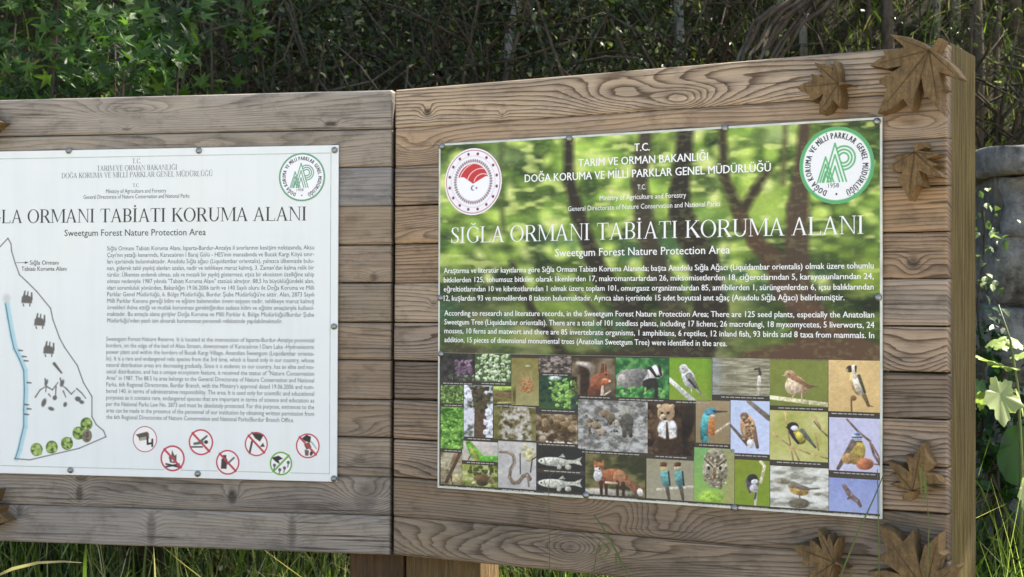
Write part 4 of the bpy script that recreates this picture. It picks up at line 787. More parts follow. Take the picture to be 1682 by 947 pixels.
def p_wag(A): A.pal([(150, 148, 132), (206, 204, 188), (232, 230, 218)], 120, 40, 61, .3, .65); A.e(140, 555, 80, 30, 6, (140, 132, 110), 16); A.e(290, 760, 96, 46, 0, (112, 104, 86)); A.e(290, 640, 92, 46, 14, (196, 158, 84)); A.c(240, 590, 380, 630, 30, 14, (122, 112, 98)); A.c(370, 628, 480, 625, 9, 5, (110, 100, 90)); A.e(225, 595, 34, 28, 0, (140, 128, 104)); A.c(295, 680, 300, 710, 5, 5, (110, 90, 70)); A.e(460, 675, 30, 12, 0, (130, 124, 104), 10)
def p_eagle(A): A.grad((146, 158, 210), (164, 176, 220)); A.path([(705, 600), (745, 660), (775, 700)], 20, 26, (120, 98, 96)); A.path([(775, 700), (830, 740), (855, 785)], 26, 14, (122, 100, 98)); A.c(775, 695, 740, 715, 14, 10, (110, 88, 88)); A.c(770, 690, 775, 665, 10, 8, (150, 128, 122))
fern = lambda A: (A.pal([(54, 96, 34), (96, 150, 54), (140, 190, 80)], 60, 34, 19, .3, .7), A.spots([(150, 200, 90), (110, 170, 60)], 60, 20, (70, 700, 330, 1230), 3, 6))
PHOTOS = [(CA, (65, 75, 470, 410), p_flower, 'purple flower photo'), (CA, (476, 80, 905, 412), p_white, 'white blossom photo'), (CA, (910, 130, 1240, 695), p_orange, 'orange moss photo'), (CA, (65, 455, 335, 672), leafy([(70, 96, 44), (110, 140, 70), (150, 172, 100)], 60, 14), 'pale green plant photo'), (CA, (342, 455, 690, 1075), p_trunk, 'tree trunk photo'), (CA, (694, 465, 966, 678), p_logs, 'mossy log photo'), (CA, (700, 705, 1202, 1108), p_lichen, 'lichen photo'), (CA, (65, 715, 338, 1215), fern, 'green fern photo'),
    (CB, (65, 388, 318, 768), p_fungus, 'forked branch photo'), (CB, (322, 255, 748, 488), p_lizard, 'green lizard photo'), (CB, (322, 534, 745, 800), p_frog, 'frog photo'), (CB, (752, 258, 1207, 818), p_snake, 'brown snake photo'),
    (CC, (30, 105, 428, 306), p_litter, 'leaf litter photo'), (CC, (42, 345, 500, 738), p_shrub, 'green shrub photo'), (CC, (434, 130, 952, 575), p_squirrel, 'red squirrel photo'), (CC, (956, 128, 1593, 606), p_badger, 'badger photo'), (CC, (0, 802, 500, 1145), p_mush, 'forest mushroom photo'), (CC, (506, 638, 1338, 1245), p_boar, 'wild boar family photo'),
    ((1080, 662.4, 6.765), (-110, 0, 412, 572), p_marten, 'white throated marten photo'), (CD, (18, 300, 545, 548), p_fish(0), 'silver fish photo'), (CD, (18, 595, 545, 800), p_fish(243), 'deep bodied fish photo'), (CD, (552, 385, 1215, 838), p_fox, 'red fox photo'),
    (CE, (132, 122, 605, 590), p_whitebird, 'pale bird on lime green photo'), (CE, (610, 122, 1250, 535), p_cormorant, 'cormorant in water photo'), (CE, (426, 592, 806, 1068), p_king, 'kingfisher photo'), (CE, (812, 595, 1246, 1182), p_fly, 'speckled bird on pale blue photo'),
    (CF, (-114, 345, 376, 768), p_bee, 'pair of bee eaters photo'), (CF, (378, 226, 798, 796), p_owl, 'owl photo'), (CF, (802, 350, 1163, 826), p_coal, 'grey bird on twig photo'), (CG, (30, 142, 676, 656), p_warbler, 'brown warbler photo'), (CG, (682, 146, 1270, 718), p_gold, 'goldfinch photo'),
    (CH, (26, -85, 556, 372), p_gtit, 'yellow tit on twigs photo'), (CH, (568, -20, 1062, 468), p_btit, 'blue tit on fruit photo'), (CH, (28, 428, 562, 808), p_wag, 'wagtail by water photo'), (CH, (566, 536, 1066, 850), p_eagle, 'soaring eagle photo')]
for (cr_, bx, fn, lb) in PHOTOS:
    x0, y0, x1, y1 = cr_[0] + bx[0] / cr_[2], cr_[1] + bx[1] / cr_[2], cr_[0] + bx[2] / cr_[2], cr_[1] + bx[3] / cr_[2]
    ex = list(box_ext(RP, RO + .0007, x0, y0, x1, y1)); ex[2] = max(ex[2], rh0 + b_ + .006); ex[1] = min(ex[1], rs1 - b_)
    ph = print_grid('printed_photo', RP, ex, RO + .0007, fn, 900, sign_r, cr_, lb); ncap = MB()
    # the small white species caption printed on the dark strip under the picture: too small to be read, set as word dashes
    wd = ex[1] - ex[0]; x = ex[0] + wd * rng.uniform(.06, .2); hh = ex[2] - .0055
    while x < ex[1] - wd * .15:
        l_ = rng.uniform(.007, .018); x2 = min(x + l_, ex[1] - wd * .06)
        ncap.add([RP.P(a, b, TO) for a, b in ((x, hh - .0011), (x2, hh - .0011), (x2, hh + .0011), (x, hh + .0011))], [(0, 1, 2, 3)]); x = x2 + .0025
    ncap.build('caption', INKC, ph)

# ------------------------------------------------------------------ carved wooden leaves
BIG = ((1290, 50, 5.256), [(905, 30), (1060, 52), (1180, 98), (1236, 140), (1262, 150), (1318, 62), (1352, 66), (1320, 130), (1290, 180), (1370, 240), (1445, 300), (1520, 405), (1495, 418), (1430, 390), (1325, 355), (1338, 440), (1378, 497), (1335, 520), (1330, 690), (1280, 635), (1228, 570), (1205, 578), (1175, 400), (1140, 480), (1110, 600), (1088, 690), (1050, 640), (1015, 592), (950, 650), (900, 680), (795, 715), (850, 560), (875, 490), (808, 445), (802, 415), (880, 380), (1012, 300), (870, 325), (800, 310), (722, 300), (790, 250), (855, 210), (838, 165), (940, 165), (1030, 140), (980, 95)],
       ((1240, 170), [(920, 45), (1480, 395), (1320, 660), (1085, 670), (820, 690), (745, 295)]))
SMALL = ((1290, 50, 5.256), [(570, 462), (500, 456), (462, 470), (480, 560), (466, 660), (440, 630), (415, 600), (385, 640), (350, 690), (290, 715), (288, 640), (330, 545), (262, 590), (213, 608), (205, 545), (130, 520), (92, 490), (150, 455), (228, 428), (218, 372), (290, 385), (338, 410), (280, 330), (248, 270), (310, 288), (350, 325), (342, 268), (390, 310), (412, 345), (425, 255), (446, 330), (450, 440), (500, 446)],
         ((455, 455), [(110, 490), (300, 700), (460, 640), (428, 275), (258, 280)]))
MED = ((1430, 180, 3.944), [(287, 212), (345, 208), (352, 238), (305, 262), (380, 272), (442, 290), (360, 315), (402, 345), (442, 356), (395, 366), (472, 436), (380, 425), (312, 392), (332, 450), (346, 497), (296, 485), (268, 540), (243, 586), (215, 520), (172, 462), (205, 405), (150, 400), (108, 363), (150, 342), (208, 334), (172, 318), (116, 303), (200, 284), (272, 268)],
       ((285, 275), [(425, 292), (450, 428), (248, 560), (125, 365), (130, 305)]))
def carved(PL, src, label, o0, o1, place=None):
    (ox, oy, k), pts, (hub, tips) = src
    cv = lambda p: RP.px(ox + p[0] / k, oy + p[1] / k, .062)
    P2 = np.array([cv(p) for p in pts]); hb = np.array(cv(hub)); tp = np.array([cv(p) for p in tips])
    if place:
        cpx, ang, scl, flip = place; c = P2.mean(0); a = R(ang); t = np.array(PL.px(cpx[0], cpx[1], o1))
        M = np.array(((math.cos(a), -math.sin(a)), (math.sin(a), math.cos(a)))) * scl
        fx = np.array((-1 if flip else 1, 1))
        f_ = lambda p: ((p - c) * fx) @ M.T + t
        P2 = f_(P2); hb = f_(hb); tp = f_(tp)
    area = np.sum(P2[:, 0] * np.roll(P2[:, 1], -1) - np.roll(P2[:, 0], -1) * P2[:, 1])
    if area < 0: P2 = P2[::-1]
    n = len(P2); c = P2.mean(0)
    inn = P2 + (c - P2) * .022
    V = np.concatenate([PL.P(P2[:, 0], P2[:, 1], np.full(n, o0)), PL.P(P2[:, 0], P2[:, 1], np.full(n, o1 - .004)), PL.P(inn[:, 0], inn[:, 1], np.full(n, o1))])
    fc = [tuple(2 * n + i for i in range(n)), tuple(i for i in range(n))[::-1]]
    for a in range(2):
        for i in range(n): k2 = (i + 1) % n; fc.append((a * n + i, a * n + k2, (a + 1) * n + k2, (a + 1) * n + i))
    root = empty('carved_leaf', tuple(PL.P(c[0], c[1], o0)), label, 'wooden leaf', 'carved leaves fixed round the boards')
    bl = mesh('blade', V, fc, CARVED, root)
    q = MB()
    for t in tp:
        d = t - hb; L_ = np.linalg.norm(d); d = d / L_; nn = np.array((-d[1], d[0])) * .0022; e = hb + d * L_ * .86
        Q = [hb - nn, e - nn * .3, e + nn * .3, hb + nn]
        q.add([PL.P(a, b, o1 + .0006) for a, b in Q], [(0, 1, 2, 3)])
    q.build('vein', VEINM, root)
    return root
carved(RP, BIG, 'large carved maple leaf on the top right corner of the brown board', .004, .062)
carved(RP, SMALL, 'small carved leaf on the top plank above the green photo sign', .003, .062)
carved(RP, MED, 'carved leaf on the brown board just right of the mountain letter emblem', .003, .062)
carved(RP, MED, 'carved leaf with hanging green pods beside the blue tit picture', .003, .05, ((1500, 782), 176, 1.02, False))
carved(RP, SMALL, 'small carved leaf on the bottom plank under the eagle picture', .003, .055, ((1348, 915), -18, 1.05, False))
carved(RP, BIG, 'large carved leaf on the bottom right corner of the brown board', .004, .06, ((1497, 932), 176, .98, True))
carved(LP, MED, 'carved leaf tip at the left edge of the grey board, lower one', .003, .05, ((-24, 838), 80, 1.05, False))
carved(LP, MED, 'carved leaf tip at the left edge of the grey board, upper one', .003, .05, ((-34, 200), 100, .95, False))

# ------------------------------------------------------------------ plants
STAR = np.array([(0, -.12)] + [p for a, r_ in ((-150, .42), (-118, .2), (-95 + 12, .18)) for p in []], float)
def star_leaf():
    pts = []
    tips = [(-128, .62), (-160 + 360 - 360, .0)]
    lob = [(-62, .58), (-8, .86), (52 + 0, .0)]
    angs = [(-150, .55), (-200, .85), (-270, 1.0), (-340, .85), (-390, .55)]     # five lobes, stalk pointing down (-90)
    pts.append((0.03, -.1))
    out = []
    for i, (a, r_) in enumerate([(-30, .55), (22, .85), (90, 1.0), (158, .85), (210, .55)]):
        for da, f in ((-13, .55), (0, 1), (13, .55)): out.append((f * r_ * math.cos(R(a + da)), f * r_ * math.sin(R(a + da))))
        if i < 4:
            an = ([(-30), 22, 90, 158, 210][i] + [(-30), 22, 90, 158, 210][i + 1]) / 2; out.append((.3 * math.cos(R(an)), .3 * math.sin(R(an))))
    V = [(0, 0, 0)] + [(x, y, -.22 * (x * x + y * y)) for x, y in out]; n = len(out)
    return np.array(V), np.array([(0, i + 1, i + 2) for i in range(n - 1)] + [(0, n, 1)])
def oval_leaf(wd=.42):
    V = np.array([(0, 0, 0), (wd * .7, .35, .1), (0, .38, 0), (-wd * .7, .35, .1), (wd * .55, .7, .06), (0, .72, -.03), (-wd * .55, .7, .06), (0, 1, -.12)])
    return V, np.array([(0, 1, 2, 2), (0, 2, 3, 3), (1, 4, 5, 2), (2, 5, 6, 3), (4, 7, 5, 5), (5, 7, 6, 6)])
def tri(Fq):
    o = []
    for f in Fq:
        f = list(dict.fromkeys(f))
        for i in range(1, len(f) - 1): o.append((f[0], f[i], f[i + 1]))
    return np.array(o)
def rotm(yaw, pitch, roll):
    cy_, sy = np.cos(yaw), np.sin(yaw); cx_, sx = np.cos(pitch), np.sin(pitch); cz, sz = np.cos(roll), np.sin(roll); n = len(yaw); o = np.zeros(n); i = np.ones(n)
    A = np.stack([cy_, -sy, o, sy, cy_, o, o, o, i], -1).reshape(n, 3, 3); B = np.stack([i, o, o, o, cx_, -sx, o, sx, cx_], -1).reshape(n, 3, 3); C = np.stack([cz, o, sz, o, i, o, -sz, o, cz], -1).reshape(n, 3, 3)
    return A @ C @ B
def cloud(name, tmpl, pos, size, M, shade, mat, parent=None, pw=None):
    TV, TF = tmpl; TF = tri(TF); n, k = len(pos), len(TV)
    V = np.einsum('nij,kj->nki', M, TV) * size[:, None, None] + pos[:, None]
    Fc = (TF[None] + (np.arange(n) * k)[:, None, None]).reshape(-1, 3)
    return mesh(name, V.reshape(-1, 3), [Fc], mat, parent, name == 'leaf', {'shade': ('FLOAT', np.repeat(shade, k))})
def at(x, y, Y):
    d = ray(x, y); return np.array((0, 0, CZ)) + d * Y / d[1]
def gxy(x, Y):
    p = at(x, 480, Y); return np.array((p[0], Y, float(terrain(p[0], Y))))
STARL, OVAL, NARROW = star_leaf(), oval_leaf(.42), oval_leaf(.16)
LSWEET = m_leaf('sweetgum_leaf', (28, 47, 15), (70, 104, 36), (124, 152, 66), .5, .4)
LDARK = m_leaf('dark_bush_leaf', (24, 32, 12), (58, 72, 28), (170, 172, 120), .3, .4)  # the palest stop is the colour of painted sun specks
LDRY = m_leaf('dry_leaf', (48, 40, 26), (92, 78, 52), (190, 180, 150), .6, .25)
LCAN = m_leaf('canopy_leaf', (34, 58, 24), (66, 96, 40), (100, 132, 60), .45, .4)
LGRASS = m_leaf('grass_blade', (38, 54, 20), (90, 112, 44), (184, 186, 118), .5, .5)
LSTRAW = m_leaf('straw_blade', (104, 96, 62), (150, 140, 96), (206, 196, 156), .55, .3)
LPALE = m_leaf('pale_leaf', (96, 122, 60), (150, 168, 94), (216, 220, 164), .45, .4)
TWIG = m_bark('dry_twig', (42, 35, 26), (96, 83, 66)); BARK = m_bark('grey_bark', (44, 37, 29), (108, 95, 80)); BARKP = m_bark('pale_bark', (92, 88, 78), (160, 156, 142))
def wander(p, d, L_, n, j, droop=0):
    P = [np.array(p, float)]; d = np.array(d, float); d /= np.linalg.norm(d)
    for i in range(n):
        d = d + rng.normal(0, j, 3) + np.array((0, 0, droop)); d /= np.linalg.norm(d); P.append(P[-1] + d * L_ / n)
    return np.array(P)

def shrub(name, label, cat, px, Y, pz, rad, n, size, tmpl, mat, group=None, flat=.9, face=.9, stem=TWIG, shade=(0, 1), nst=7):
    """a bush whose crown is centred where pixel column px, row pz falls at distance Y"""
    c = at(px, pz, Y); base = np.array((c[0], Y + .2, float(terrain(c[0], Y + .2)) - .05))
    root = empty(name, tuple(base), label, cat, group)
    pos = []; tips = []
    st = MB()
    for i in range(nst):
        u = rng.normal(0, 1, 3); u /= np.linalg.norm(u); t = c + u * np.array(rad) * rng.uniform(.5, .95)
        mid_ = (base + t) / 2 + rng.normal(0, .12, 3); P = [base + rng.normal(0, .04, 3), mid_, t]; st.tube(P, [.018, .012, .004], 5); tips.append(t)
        for _ in range(4):
            b0 = mid_ + (t - mid_) * rng.uniform(.1, .9); t2 = b0 + rng.normal(0, .5, 3) * np.array(rad); st.tube([b0, (b0 + t2) / 2 + rng.normal(0, .03, 3), t2], [.008, .005, .002], 4); tips.append(t2)
    st.build('stem', stem, root, True)
    nc = max(12, n // 26); u = rng.normal(0, 1, (nc, 3)); u /= np.linalg.norm(u, axis=1)[:, None]; cc = c + u * (rng.random((nc, 1)) ** .4) * np.array(rad)
    cc = np.concatenate([cc, np.array(tips)]); ci = rng.integers(0, len(cc), n)
    pos = cc[ci] + rng.normal(0, 1, (n, 3)) * np.array(rad) * .13 + 0
    sz = size * rng.uniform(.45, 1.35, n)
    M = rotm(rng.uniform(-1.2, 1.2, n) + rng.choice((0, 0, math.pi), n) * .5 , rng.normal(face, .45, n), rng.normal(0, .5, n))
    sh = np.clip(rng.normal(.4, .2, n) + .3 * (rng.random(len(cc))[ci] - .5), shade[0], shade[1]); sh = np.where(rng.random(n) < .025, 1, np.minimum(sh, .75))  # a few leaves take the palest colour, as painted sunlit specks
    cloud('foliage', tmpl, pos, sz, M, sh, mat, root)
    return root
# sweetgum saplings, top left, in front of the bank
for (px, py, Y, rad, n, lab) in ((60, 60, 6.4, (.42, .35, .36), 800, 'sweetgum sapling with star shaped leaves at the top left corner'), (225, 92, 6.1, (.34, .3, .22), 560, 'sweetgum sapling with bright star leaves above the title end of the white sign'), (-40, 120, 6.7, (.4, .3, .3), 420, 'low sweetgum sapling at the left edge behind the grey board'), (250, 10, 7.0, (.5, .35, .3), 620, 'darker sweetgum sapling reaching out of the top of the photo')):
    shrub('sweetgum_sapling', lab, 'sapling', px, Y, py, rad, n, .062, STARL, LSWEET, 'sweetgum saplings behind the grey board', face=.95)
# dark bushes on the bank
BUSH = [(420, 40, 7.6, 'dark small leaved bush with white twigs right of the sweetgum saplings'), (540, 70, 7.3, 'small leaved bush with yellow green tips above the gap end of the grey board'), (660, 60, 7.9, 'very dark bush above the gap between the two boards'), (790, 45, 7.7, 'dark bush left of the thin leaning trunk'), (920, 50, 7.4, 'bush with pale glinting leaves over the middle of the brown board'), (1030, 40, 8.0, 'dark green bush left of the pale thin trunk'), (1180, 30, 8.2, 'bush between the pale trunk and the arched dry branches'), (480, -10, 8.6, 'upper bush high on the bank over the grey board'), (860, -20, 8.8, 'upper bush high on the bank over the brown board'), (1640, 60, 7.8, 'dark bush at the top right corner beyond the corner post')]
for i, (px, py, Y, lab) in enumerate(BUSH):
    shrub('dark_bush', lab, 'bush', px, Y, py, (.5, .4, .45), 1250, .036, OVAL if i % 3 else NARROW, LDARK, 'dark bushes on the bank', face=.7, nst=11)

def blades(name, pos, hgt, wd, bend, mat, shade, parent=None, dirs=None):
    n = len(pos); k = 5; az = rng.uniform(0, 2 * math.pi, n) if dirs is None else dirs; fa = rng.uniform(0, 2 * math.pi, n)
    t = np.linspace(0, 1, k)[None, :, None]
    up_ = np.array((0, 0, 1.))[None, None]; out = np.stack([np.cos(az), np.sin(az), np.zeros(n)], -1)[:, None]; sdv = np.stack([np.cos(fa), np.sin(fa), np.zeros(n)], -1)[:, None]
    b = bend[:, None, None]; ctr = pos[:, None] + hgt[:, None, None] * (up_ * (t - .45 * b * t ** 2.2) + out * b * t ** 2)
    w_ = wd[:, None, None] * (1 - t ** 1.6 * .96) * .5
    V = np.stack([ctr - sdv * w_, ctr + sdv * w_], 2).reshape(-1, 3)
    f = np.array([(2 * i, 2 * i + 1, 2 * i + 3, 2 * i + 2) for i in range(k - 1)]); Fc = (f[None] + (np.arange(n) * 2 * k)[:, None, None]).reshape(-1, 4)
    return mesh(name, V, [Fc], mat, parent, False, {'shade': ('FLOAT', np.repeat(shade, 2 * k))})
def on_bank(n, x0, x1, y0, y1):
    x = rng.uniform(x0, x1, n); y = rng.uniform(y0, y1, n); return np.stack([x, y, terrain(x, y) - .02], -1)
# grass behind and under the boards
n = 6000; P = on_bank(n, -2.6, 2.9, 5.15, 6.9)
tag(blades('grass', P, rng.uniform(.25, .66, n), rng.uniform(.006, .017, n), rng.uniform(.05, .75, n), LGRASS, np.clip(rng.normal(.45, .27, n), 0, 1)), 'long green grass growing under and behind the boards', 'grass', kind='stuff')
n = 1300; P = on_bank(n, -2.6, 2.9, 5.1, 6.8)
tag(blades('dry_grass', P, rng.uniform(.3, .75, n), rng.uniform(.003, .007, n), rng.uniform(.2, 1.0, n), LSTRAW, rng.random(n)), 'pale dry grass stalks among the green grass', 'grass', kind='stuff')
n = 14000; P = on_bank(n, -5, 5.4, 6.6, 11.5)
tag(blades('bank_grass', P, rng.uniform(.12, .5, n), rng.uniform(.005, .012, n), rng.uniform(.3, 1.2, n), LGRASS, np.clip(rng.normal(.22, .2, n), 0, 1), dirs=rng.normal(-math.pi / 2, .9, n)), 'dark hanging grass all over the steep bank', 'grass', kind='stuff')
n = 17000; P = on_bank(n, -5, 5.4, 6.4, 11.8) + np.array((0, 0, .05))
tag(cloud('undergrowth', OVAL, P + rng.normal(0, .07, (n, 3)), rng.uniform(.02, .055, n), rotm(rng.uniform(0, 6.3, n), rng.normal(.6, .5, n), rng.normal(0, .5, n)), np.where(rng.random(n) < .03, 1, np.clip(rng.normal(.25, .25, n), 0, .7)), LDARK), 'dark leafy undergrowth covering the bank', 'undergrowth', kind='stuff')  # scattered pale leaves imitate specks of sunlight by colour
n = 5500; P = on_bank(n, -5, 5.4, 6.4, 11.8) + np.array((0, 0, .04))
tag(cloud('leaf_litter', OVAL, P + rng.normal(0, .04, (n, 3)), rng.uniform(.02, .05, n), rotm(rng.uniform(0, 6.3, n), rng.normal(.3, .4, n), rng.normal(0, .4, n)), rng.random(n), LDRY), 'dry brown leaves lying on the bank', 'leaf litter', kind='stuff')
n = 1500; P = on_bank(n, -2.2, 3.4, 6.8, 10.4)
tag(blades('dry_stems', P, rng.uniform(.25, .8, n), rng.uniform(.003, .007, n), rng.uniform(.3, 1.4, n), LSTRAW, np.clip(rng.normal(.35, .3, n), 0, 1), dirs=rng.normal(-math.pi / 2, 1.1, n)), 'thin dry stems hanging down the dark bank', 'dry stems', kind='stuff')
st = MB()
for _ in range(260):
    p = on_bank(1, -3.2, 3.6, 6.6, 10.2)[0]; d = (rng.normal(0, .7), rng.normal(-.2, .4), rng.uniform(.1, 1.1)); L_ = rng.uniform(.25, .9)
    st.tube(wander(p, d, L_, 5, .18, -.05), np.linspace(rng.uniform(.003, .008), .0015, 6), 4)
tag(st.build('twig_tangle', TWIG, None, True), 'tangle of thin dry twigs over the bank', 'twigs', kind='stuff')

# trees on the bank: trunk and limbs in view, crowns above the photograph
def tree(px, Y, r0, H, lean, label, mat=BARK, crown=True, fork=None, py=None, crad=(1.7, 1.6, 1.1)):
    b = gxy(px, Y); b[2] -= .15; root = empty('tree', tuple(b), label, 'tree', 'trees on the bank')
    q = MB(); top = b + np.array((lean[0], lean[1], H)); n = 9; P = []
    for i in range(n + 1):
        t = i / n; P.append(b + (top - b) * np.array((t ** 1.3, t ** 1.3, t)) + rng.normal(0, .02, 3) * (t > 0) * (1 + t))
    rad = [r0 * (1.25 if i == 0 else 1) * (1 - .55 * i / n) for i in range(n + 1)]
    q.tube(P, rad, 10, .1)
    tips = [P[-1]]
    for k in range(6):
        i = rng.integers(n // 2, n); d = np.array((rng.normal(0, 1), rng.normal(0, .8), rng.uniform(.3, .9))); W_ = wander(P[i], d, rng.uniform(.8, 1.8), 5, .15); q.tube(W_, np.linspace(rad[i] * .5, .01, 6), 6, .08); tips.append(W_[-1]); tips.append(W_[-3])
    q.build('trunk', mat, root, True)
    if crown:
        n_ = 300; cc = np.array(tips)[rng.integers(0, len(tips), n_)] + rng.normal(0, .42, (n_, 3)) * np.array(crad) * .6
        cloud('crown', STARL, cc, rng.uniform(.07, .13, n_), rotm(rng.uniform(0, 6.3, n_), rng.normal(.2, .5, n_), rng.normal(0, .5, n_)), np.clip(rng.normal(.45, .22, n_), 0, 1), LCAN, root)
    return root
tree(1113, 8.6, .028, 5.2, (.05, .2), 'thin pale trunk rising behind the concentric knot of the top plank', BARKP)
tree(1320, 8.8, .022, 5.0, (.06, .1), 'thin whitish trunk behind the small carved leaf', BARKP)
tree(1462, 8.4, .034, 6.2, (-.35, .4), 'thick grey brown trunk behind the large carved leaf')
tree(1505, 9.2, .024, 6.4, (.1, .5), 'brown trunk just right of the thick grey brown one')
tree(1570, 8.9, .022, 6.0, (.02, .3), 'slim trunk with a pale patch behind the corner post', BARKP)
tree(1602, 8.2, .03, 6.2, (.05, .4), 'dark trunk standing right of the corner post')
tree(1672, 9.0, .04, 6.0, (.25, .5), 'dark trunk at the right edge above the stone wall')
tree(835, 8.4, .022, 4.8, (.55, .3), 'thin trunk leaning right above the middle of the brown board', BARKP)
tree(1395, 9.6, .026, 6.5, (-.3, .6), 'dark brown trunk between the two carved leaves, farther back')
tree(1235, 9.8, .02, 6.2, (.2, .6), 'far dark trunk behind the arched dry branches')
tree(215, 8.4, .06, 6.0, (-.2, .4), 'trunk hidden behind the sweetgum saplings')
tree(-180, 8.0, .08, 6.4, (-.3, .3), 'trunk left of the photo whose crown shades the bank')
tree(610, 9.2, .02, 6.4, (.1, .3), 'dark slim trunk behind the bush over the gap between the boards')
TALL = [(2.4, 10.2, 6.4, 2.0, 0), (5.4, 10.5, 6.4, 2.2, 0), (-.6, 11, 6.8, 2.0, 0), (-3.6, 10.2, 6.5, 2.0, 0), (4.0, 14, 8.8, 2.4, 0), (0, 14.5, 9.4, 2.4, 0), (4.35, 5.1, 6.0, 1.1, 0),
        (-2.9, 9.3, 5.9, 1.5, .6), (.6, 9.6, 5.9, 1.3, .7)]  # unseen crowns added to shade the bank and the corner post
for k, (px_, Y_, r_, ln, lb) in enumerate(((1285, 8.9, .014, .12, 'slender stem between the dry arched branches and the small carved leaf'), (1348, 9.1, .016, -.1, 'slender stem right above the small carved leaf'), (1428, 8.7, .014, .15, 'slender stem just left of the thick grey brown trunk'), (1538, 8.8, .017, -.12, 'slender stem over the stalk of the large carved leaf'), (1640, 8.4, .016, .35, 'slender slanting stem over the capstone'), (1160, 9.0, .013, .1, 'slender stem right of the thin pale trunk'), (700, 8.9, .012, -.15, 'slender stem over the left end of the brown board'))):
    tree(px_, Y_, r_, 5.2, (ln, .3), lb, BARKP if k % 3 == 0 else BARK)
for i, (X, Y, z, rr, bk) in enumerate(TALL):
    b = np.array((X, Y + bk, float(terrain(X, Y + bk)) - .2)); root = empty('tree', tuple(b), 'one of the unseen tall trees added for the shade their crowns cast', 'tree', 'unseen trees added for shade')
    q = MB(); q.tube([b, b * .5 + np.array((X, Y + bk * .8, z)) * .5, np.array((X, Y, z))], [.07 if bk else .16, .06 if bk else .12, .05], 8, .05); q.build('trunk', BARK, root, True)
    n_ = (800 if i < 6 else 1500 if i == 6 else 600); u = rng.normal(0, 1, (n_, 3)); u /= np.linalg.norm(u, axis=1)[:, None]; cc = np.array((X, Y, z)) + u * (rng.random((n_, 1)) ** .45) * np.array((rr, rr, rr * .6))
    cloud('crown', STARL, cc, rng.uniform(.12, .2, n_), rotm(rng.uniform(0, 6.3, n_), rng.normal(.2, .5, n_), rng.normal(0, .5, n_)), np.clip(rng.normal(.45, .22, n_), 0, 1), LCAN, root)
# arched dry branches right of centre
root = empty('fallen_branches', tuple(gxy(1210, 7.6)), 'arched grey dry branches hanging behind the top of the brown board', 'dry branches')
for k in range(9):
    a = at(1205 + k * 9, 118 - k * 2, 7.7 + rng.uniform(-.2, .2)); b = at(1330 + k * 22, -10 - k * 9, 8.1 + rng.uniform(-.3, .3)); mm = (a + b) / 2 + np.array((-.1, 0, .12 + rng.normal(0, .05)))
    P = [(1 - t) ** 2 * a + 2 * t * (1 - t) * mm + t * t * b + rng.normal(0, .008, 3) for t in np.linspace(0, 1, 9)]
    q = MB(); q.tube(P, np.linspace(.009, .016, 9), 6, .1); a2 = P[4]; q.tube(wander(a2, (rng.normal(0, .5), -.1, -.8), .35, 4, .2), np.linspace(.006, .002, 5), 4); q.build('branch', TWIG, root, True)

# stone wall at the right edge
q = N('rough_stone'); q.set(Roughness=.9, Specular_IOR_Level=.2); tc = q.n('TexCoord'); f = q.noise(tc.outputs['Object'], 13, 9, .74); g = q.noise(tc.outputs['Object'], 5.5, 6, .7)
c = q.ramp(f, [(.3, L4((108, 107, 98))), (.5, L4((165, 163, 154))), (.72, L4((208, 206, 197)))]); c = q.mix(q.ramp(g, [(.46, (0, 0, 0, 1)), (.62, (.8, .8, .8, 1))]), c, L4((58, 58, 46))); q.l(c, q.b.inputs['Base Color']); q.bump(f, 1, .07); STONE = q.m
WY = 6.15; a = at(1627, 290, WY); bx = a[0]
wall = empty('stone_wall', (bx + .5, WY + .3, 0), 'grey rubble stone wall with flat capstone beyond the corner post', 'stone wall')
def rock(c, d, name, seed):
    import bmesh
    bm = bmesh.new(); bmesh.ops.create_cube(bm, size=1); bmesh.ops.subdivide_edges(bm, edges=bm.edges[:], cuts=5, use_grid_fill=True)
    V = np.array([v.co for v in bm.verts]); r_ = np.linalg.norm(V, axis=1)[:, None]; V = V * (1 - .07 * np.clip((r_ - .5) / .37, 0, 1) ** 2)
    V = V * np.array(d); nz = (vnoise(V[:, 0] * 9 + seed, V[:, 2] * 9 + V[:, 1] * 7, seed % 50)[:, None] - .5) * 2.2 + (vnoise(V[:, 0] * 26 + seed, V[:, 2] * 26 + V[:, 1] * 21, seed % 50 + 1)[:, None] - .5) * .8
    amp_ = .05 if d[2] > .15 else .022
    V = V + V / (np.linalg.norm(V, axis=1)[:, None] + 1e-6) * nz * amp_ + np.array(c)
    fc = [tuple(v.index for v in f.verts) for f in bm.faces]; bm.free(); return mesh(name, V, fc, STONE, wall, True)
zt = at(1640, 285, WY)[2]
z = zt - .002; row = 0
while z > .2:
    hgt = rng.uniform(.2, .36); x = bx + rng.uniform(0, .03)
    while x < bx + 1.3:
        l_ = rng.uniform(.2, .46); rock((x + l_ / 2, WY + .2 + rng.uniform(-.03, .03), z - hgt / 2), (l_ * .98, .5, hgt * .98), 'stone', int(rng.integers(1, 999))); x += l_
    z -= hgt; row += 1
zc = at(1640, 247, WY)[2]
for k_, (x_, l_) in enumerate(((bx + .3, .62), (bx + .94, .64))): rock((x_, WY + .2, (zt + zc) / 2 + .004), (l_, .66, zc - zt + .02), 'capstone', 40 + k_)
# mortar core so that no gap shows through
q = MB(); q.box((bx + .68, WY + .3, (zt + .1) / 2), (1.3, .5, zt - .12)); q.build('mortar', m_ground('old_mortar', [(70, 68, 60), (112, 110, 100), (140, 138, 128)], 14), wall)

